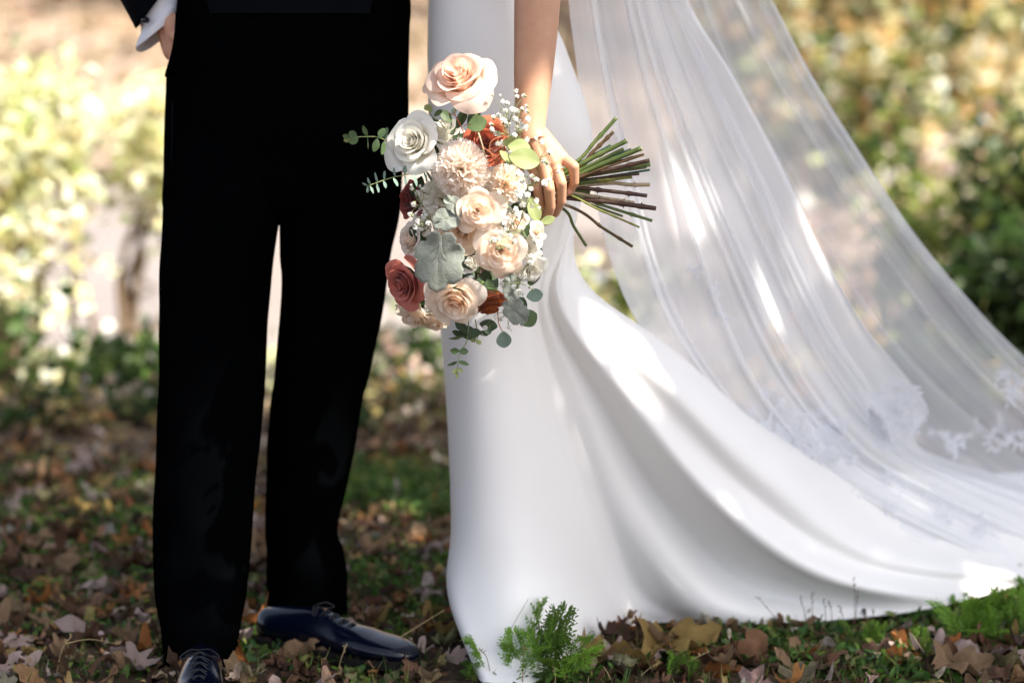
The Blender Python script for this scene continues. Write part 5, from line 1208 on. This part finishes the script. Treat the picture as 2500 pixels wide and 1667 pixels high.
breath((1270, 540), (1290, 455), [(1310, 440, 8), (1330, 447, 10), (1340, 440, 6), (1300, 430, 7), (1284, 430, 6), (1262, 425, 6), (1276, 445, 8), (1295, 460, 7)], 'white blossoms at the index finger', 3.27)
breath((1260, 560), (1290, 490), [(1308, 490, 8), (1268, 480, 9), (1262, 468, 7), (1288, 475, 8), (1318, 508, 5), (1276, 498, 9), (1298, 502, 7)], 'white blossoms over the bent fingers', 3.265)
breath((1240, 570), (1250, 520), [(1258, 512, 8), (1264, 525, 9), (1240, 535, 9), (1250, 545, 8), (1228, 545, 7), (1222, 520, 7), (1236, 505, 7), (1212, 485, 7), (1218, 470, 6)], 'white blossoms between the cream roses', 3.26)
breath((1250, 600), (1275, 560), [(1235, 562, 8), (1225, 572, 8), (1246, 575, 6), (1212, 586, 7), (1256, 590, 7), (1305, 587, 7), (1300, 575, 5)], 'white blossoms under the fingers', 3.24)
breath((1240, 660), (1262, 690), [(1295, 642, 8), (1282, 672, 8), (1279, 678, 7), (1225, 692, 7), (1256, 700, 7), (1268, 712, 8), (1275, 718, 8), (1300, 705, 6), (1290, 700, 6)], 'white blossoms at the grey leaf', 3.25)
breath((1250, 700), (1240, 760), [(1275, 792, 6), (1184, 800, 7), (1208, 778, 6), (1222, 780, 6), (1240, 800, 4), (1247, 806, 3)], 'last white blossoms above the hanging leaf', 3.28)
breath((1060, 560), (1030, 500), [(1018, 473, 8), (1010, 498, 8), (1003, 524, 8), (1005, 460, 5), (1026, 455, 4), (1032, 462, 5), (1004, 452, 4)], 'white blossoms over the dark red rose', 3.30)
breath((1060, 590), (1035, 545), [(1020, 540, 7), (1030, 535, 8), (1040, 528, 7), (1012, 555, 7), (1028, 560, 6), (1045, 545, 7), (1018, 572, 5), (1036, 520, 6)], 'white blossoms above the blush bud', 3.29)
breath((1230, 600), (1210, 610), [(1205, 586, 8), (1216, 582, 7), (1196, 588, 6), (1236, 600, 5), (1244, 606, 7)], 'white blossoms lying on the right cream rose', 3.20)

def stem(end, r, mt, dy=0.0, mid=None, knots=0, start=None, label=None):
    """A flower stalk from the heart of the bouquet through the fist to its cut end."""
    c = mid or (1362 + random.Random(end[0]).uniform(-8, 8), 452 + (end[1] - 452) * .16, 3.402 + dy * .3)
    s = start or (1235 + random.Random(end[1]).uniform(-10, 10), 470 + (c[1] - 452) * -.3, 3.392)
    e = (end[0], end[1], 3.40 + dy); pp = [P(*s), P(*c), (P(*c) + P(*e)) / 2 + Vector((0, 0, random.Random(end[0] + 1).uniform(-.002, .002))), P(*e)]
    p = cr(pp, 30); rr_ = np.full(30, r); rg = random.Random(end[0] * 3 + end[1])
    for k in range(knots):
        i = 15 + int((k + .5) * 14 / max(1, knots)); rr_[min(i, 29)] *= 1.35
    rr_ = rr_ * (1 + .05 * np.sin(np.arange(30) * 1.7 + end[0]))
    v, f = tube(p, rr_, 10); o = put(BQ, 'stem', v, f, M[mt])
    if label: o['label'] = label
    d = Vector(p[-1] - p[-2]).normalized(); t = Vector(p[-1]); cf = put(o, 'cut_face', *[q for q in tube([t + d * .0001, t + d * .0006], [r * .86, r * .80], 10)], M['cut' if mt not in ('stem_dark', 'stem_brown') else 'stem_brown'])
    for k in range(knots):
        i = min(29, 15 + int((k + .5) * 14 / max(1, knots))); q = Vector(p[i]); u = Vector((rg.gauss(0, .3), -.4, rg.choice((-1, 1)))).normalized()
        vv, ff = capsule(q + u * r * .6, q + u * (r * 1.9), r * .45, r * .18, 7, 3); put(o, 'node', vv, ff, M[mt])
stem((1505, 288), .0033, 'stem_green', .01, (1400, 400, 3.405), 1, label='thick stem pointing up highest')
stem((1497, 323), .0030, 'stem_brown', .02, (1405, 408, 3.41), 3)
stem((1491, 356), .0030, 'stem_teal', .03); stem((1530, 344), .0040, 'stem_green', -.01, None, 1); stem((1522, 364), .0032, 'stem_green', .02)
stem((1541, 366), .0030, 'stem_teal', .03); stem((1566, 362), .0044, 'stem_green', -.03, (1380, 440, 3.395), 0, label='thickest green stem'); stem((1571, 376), .0016, 'stem_brown', -.02, None, 3)
stem((1545, 384), .0014, 'stem_tan', .02); stem((1572, 378), .0018, 'stem_brown', -.04, (1370, 448, 3.39), 2); stem((1585, 392), .0036, 'stem_dark', -.03, None, 2); stem((1587, 402), .0034, 'stem_green', -.01)
stem((1578, 408), .0028, 'stem_green', .01); stem((1586, 415), .0020, 'stem_teal', .02); stem((1542, 432), .0030, 'stem_lime', .01, None, 1); stem((1586, 451), .0034, 'stem_tan', .03, (1490, 447, 3.42), 1, (1400, 455, 3.40))
stem((1579, 478), .0034, 'stem_dark', .0, None, 2); stem((1548, 495), .0030, 'stem_tan', .03, (1480, 485, 3.42), 1, (1395, 470, 3.40)); stem((1502, 496), .0036, 'stem_dark', .025)
stem((1601, 509), .0040, 'stem_dark', -.02, (1375, 482, 3.40), 3, label='long dark woody stem'); stem((1592, 539), .0026, 'stem_green', -.01, None, 2); stem((1561, 555), .0017, 'stem_lime', -.02, None, 4); stem((1544, 602), .0026, 'stem_brown', -.02, (1400, 508, 3.40), 2)
stem((1431, 600), .0027, 'stem_green', .03, (1372, 508, 3.41)); stem((1520, 528), .0022, 'stem_green', .03); stem((1560, 425), .0022, 'stem_dark', .0); stem((1450, 385), .0030, 'stem_brown', .02, None, 1); stem((1440, 470), .0034, 'stem_green', .01); stem((1460, 440), .0036, 'stem_green', .0)
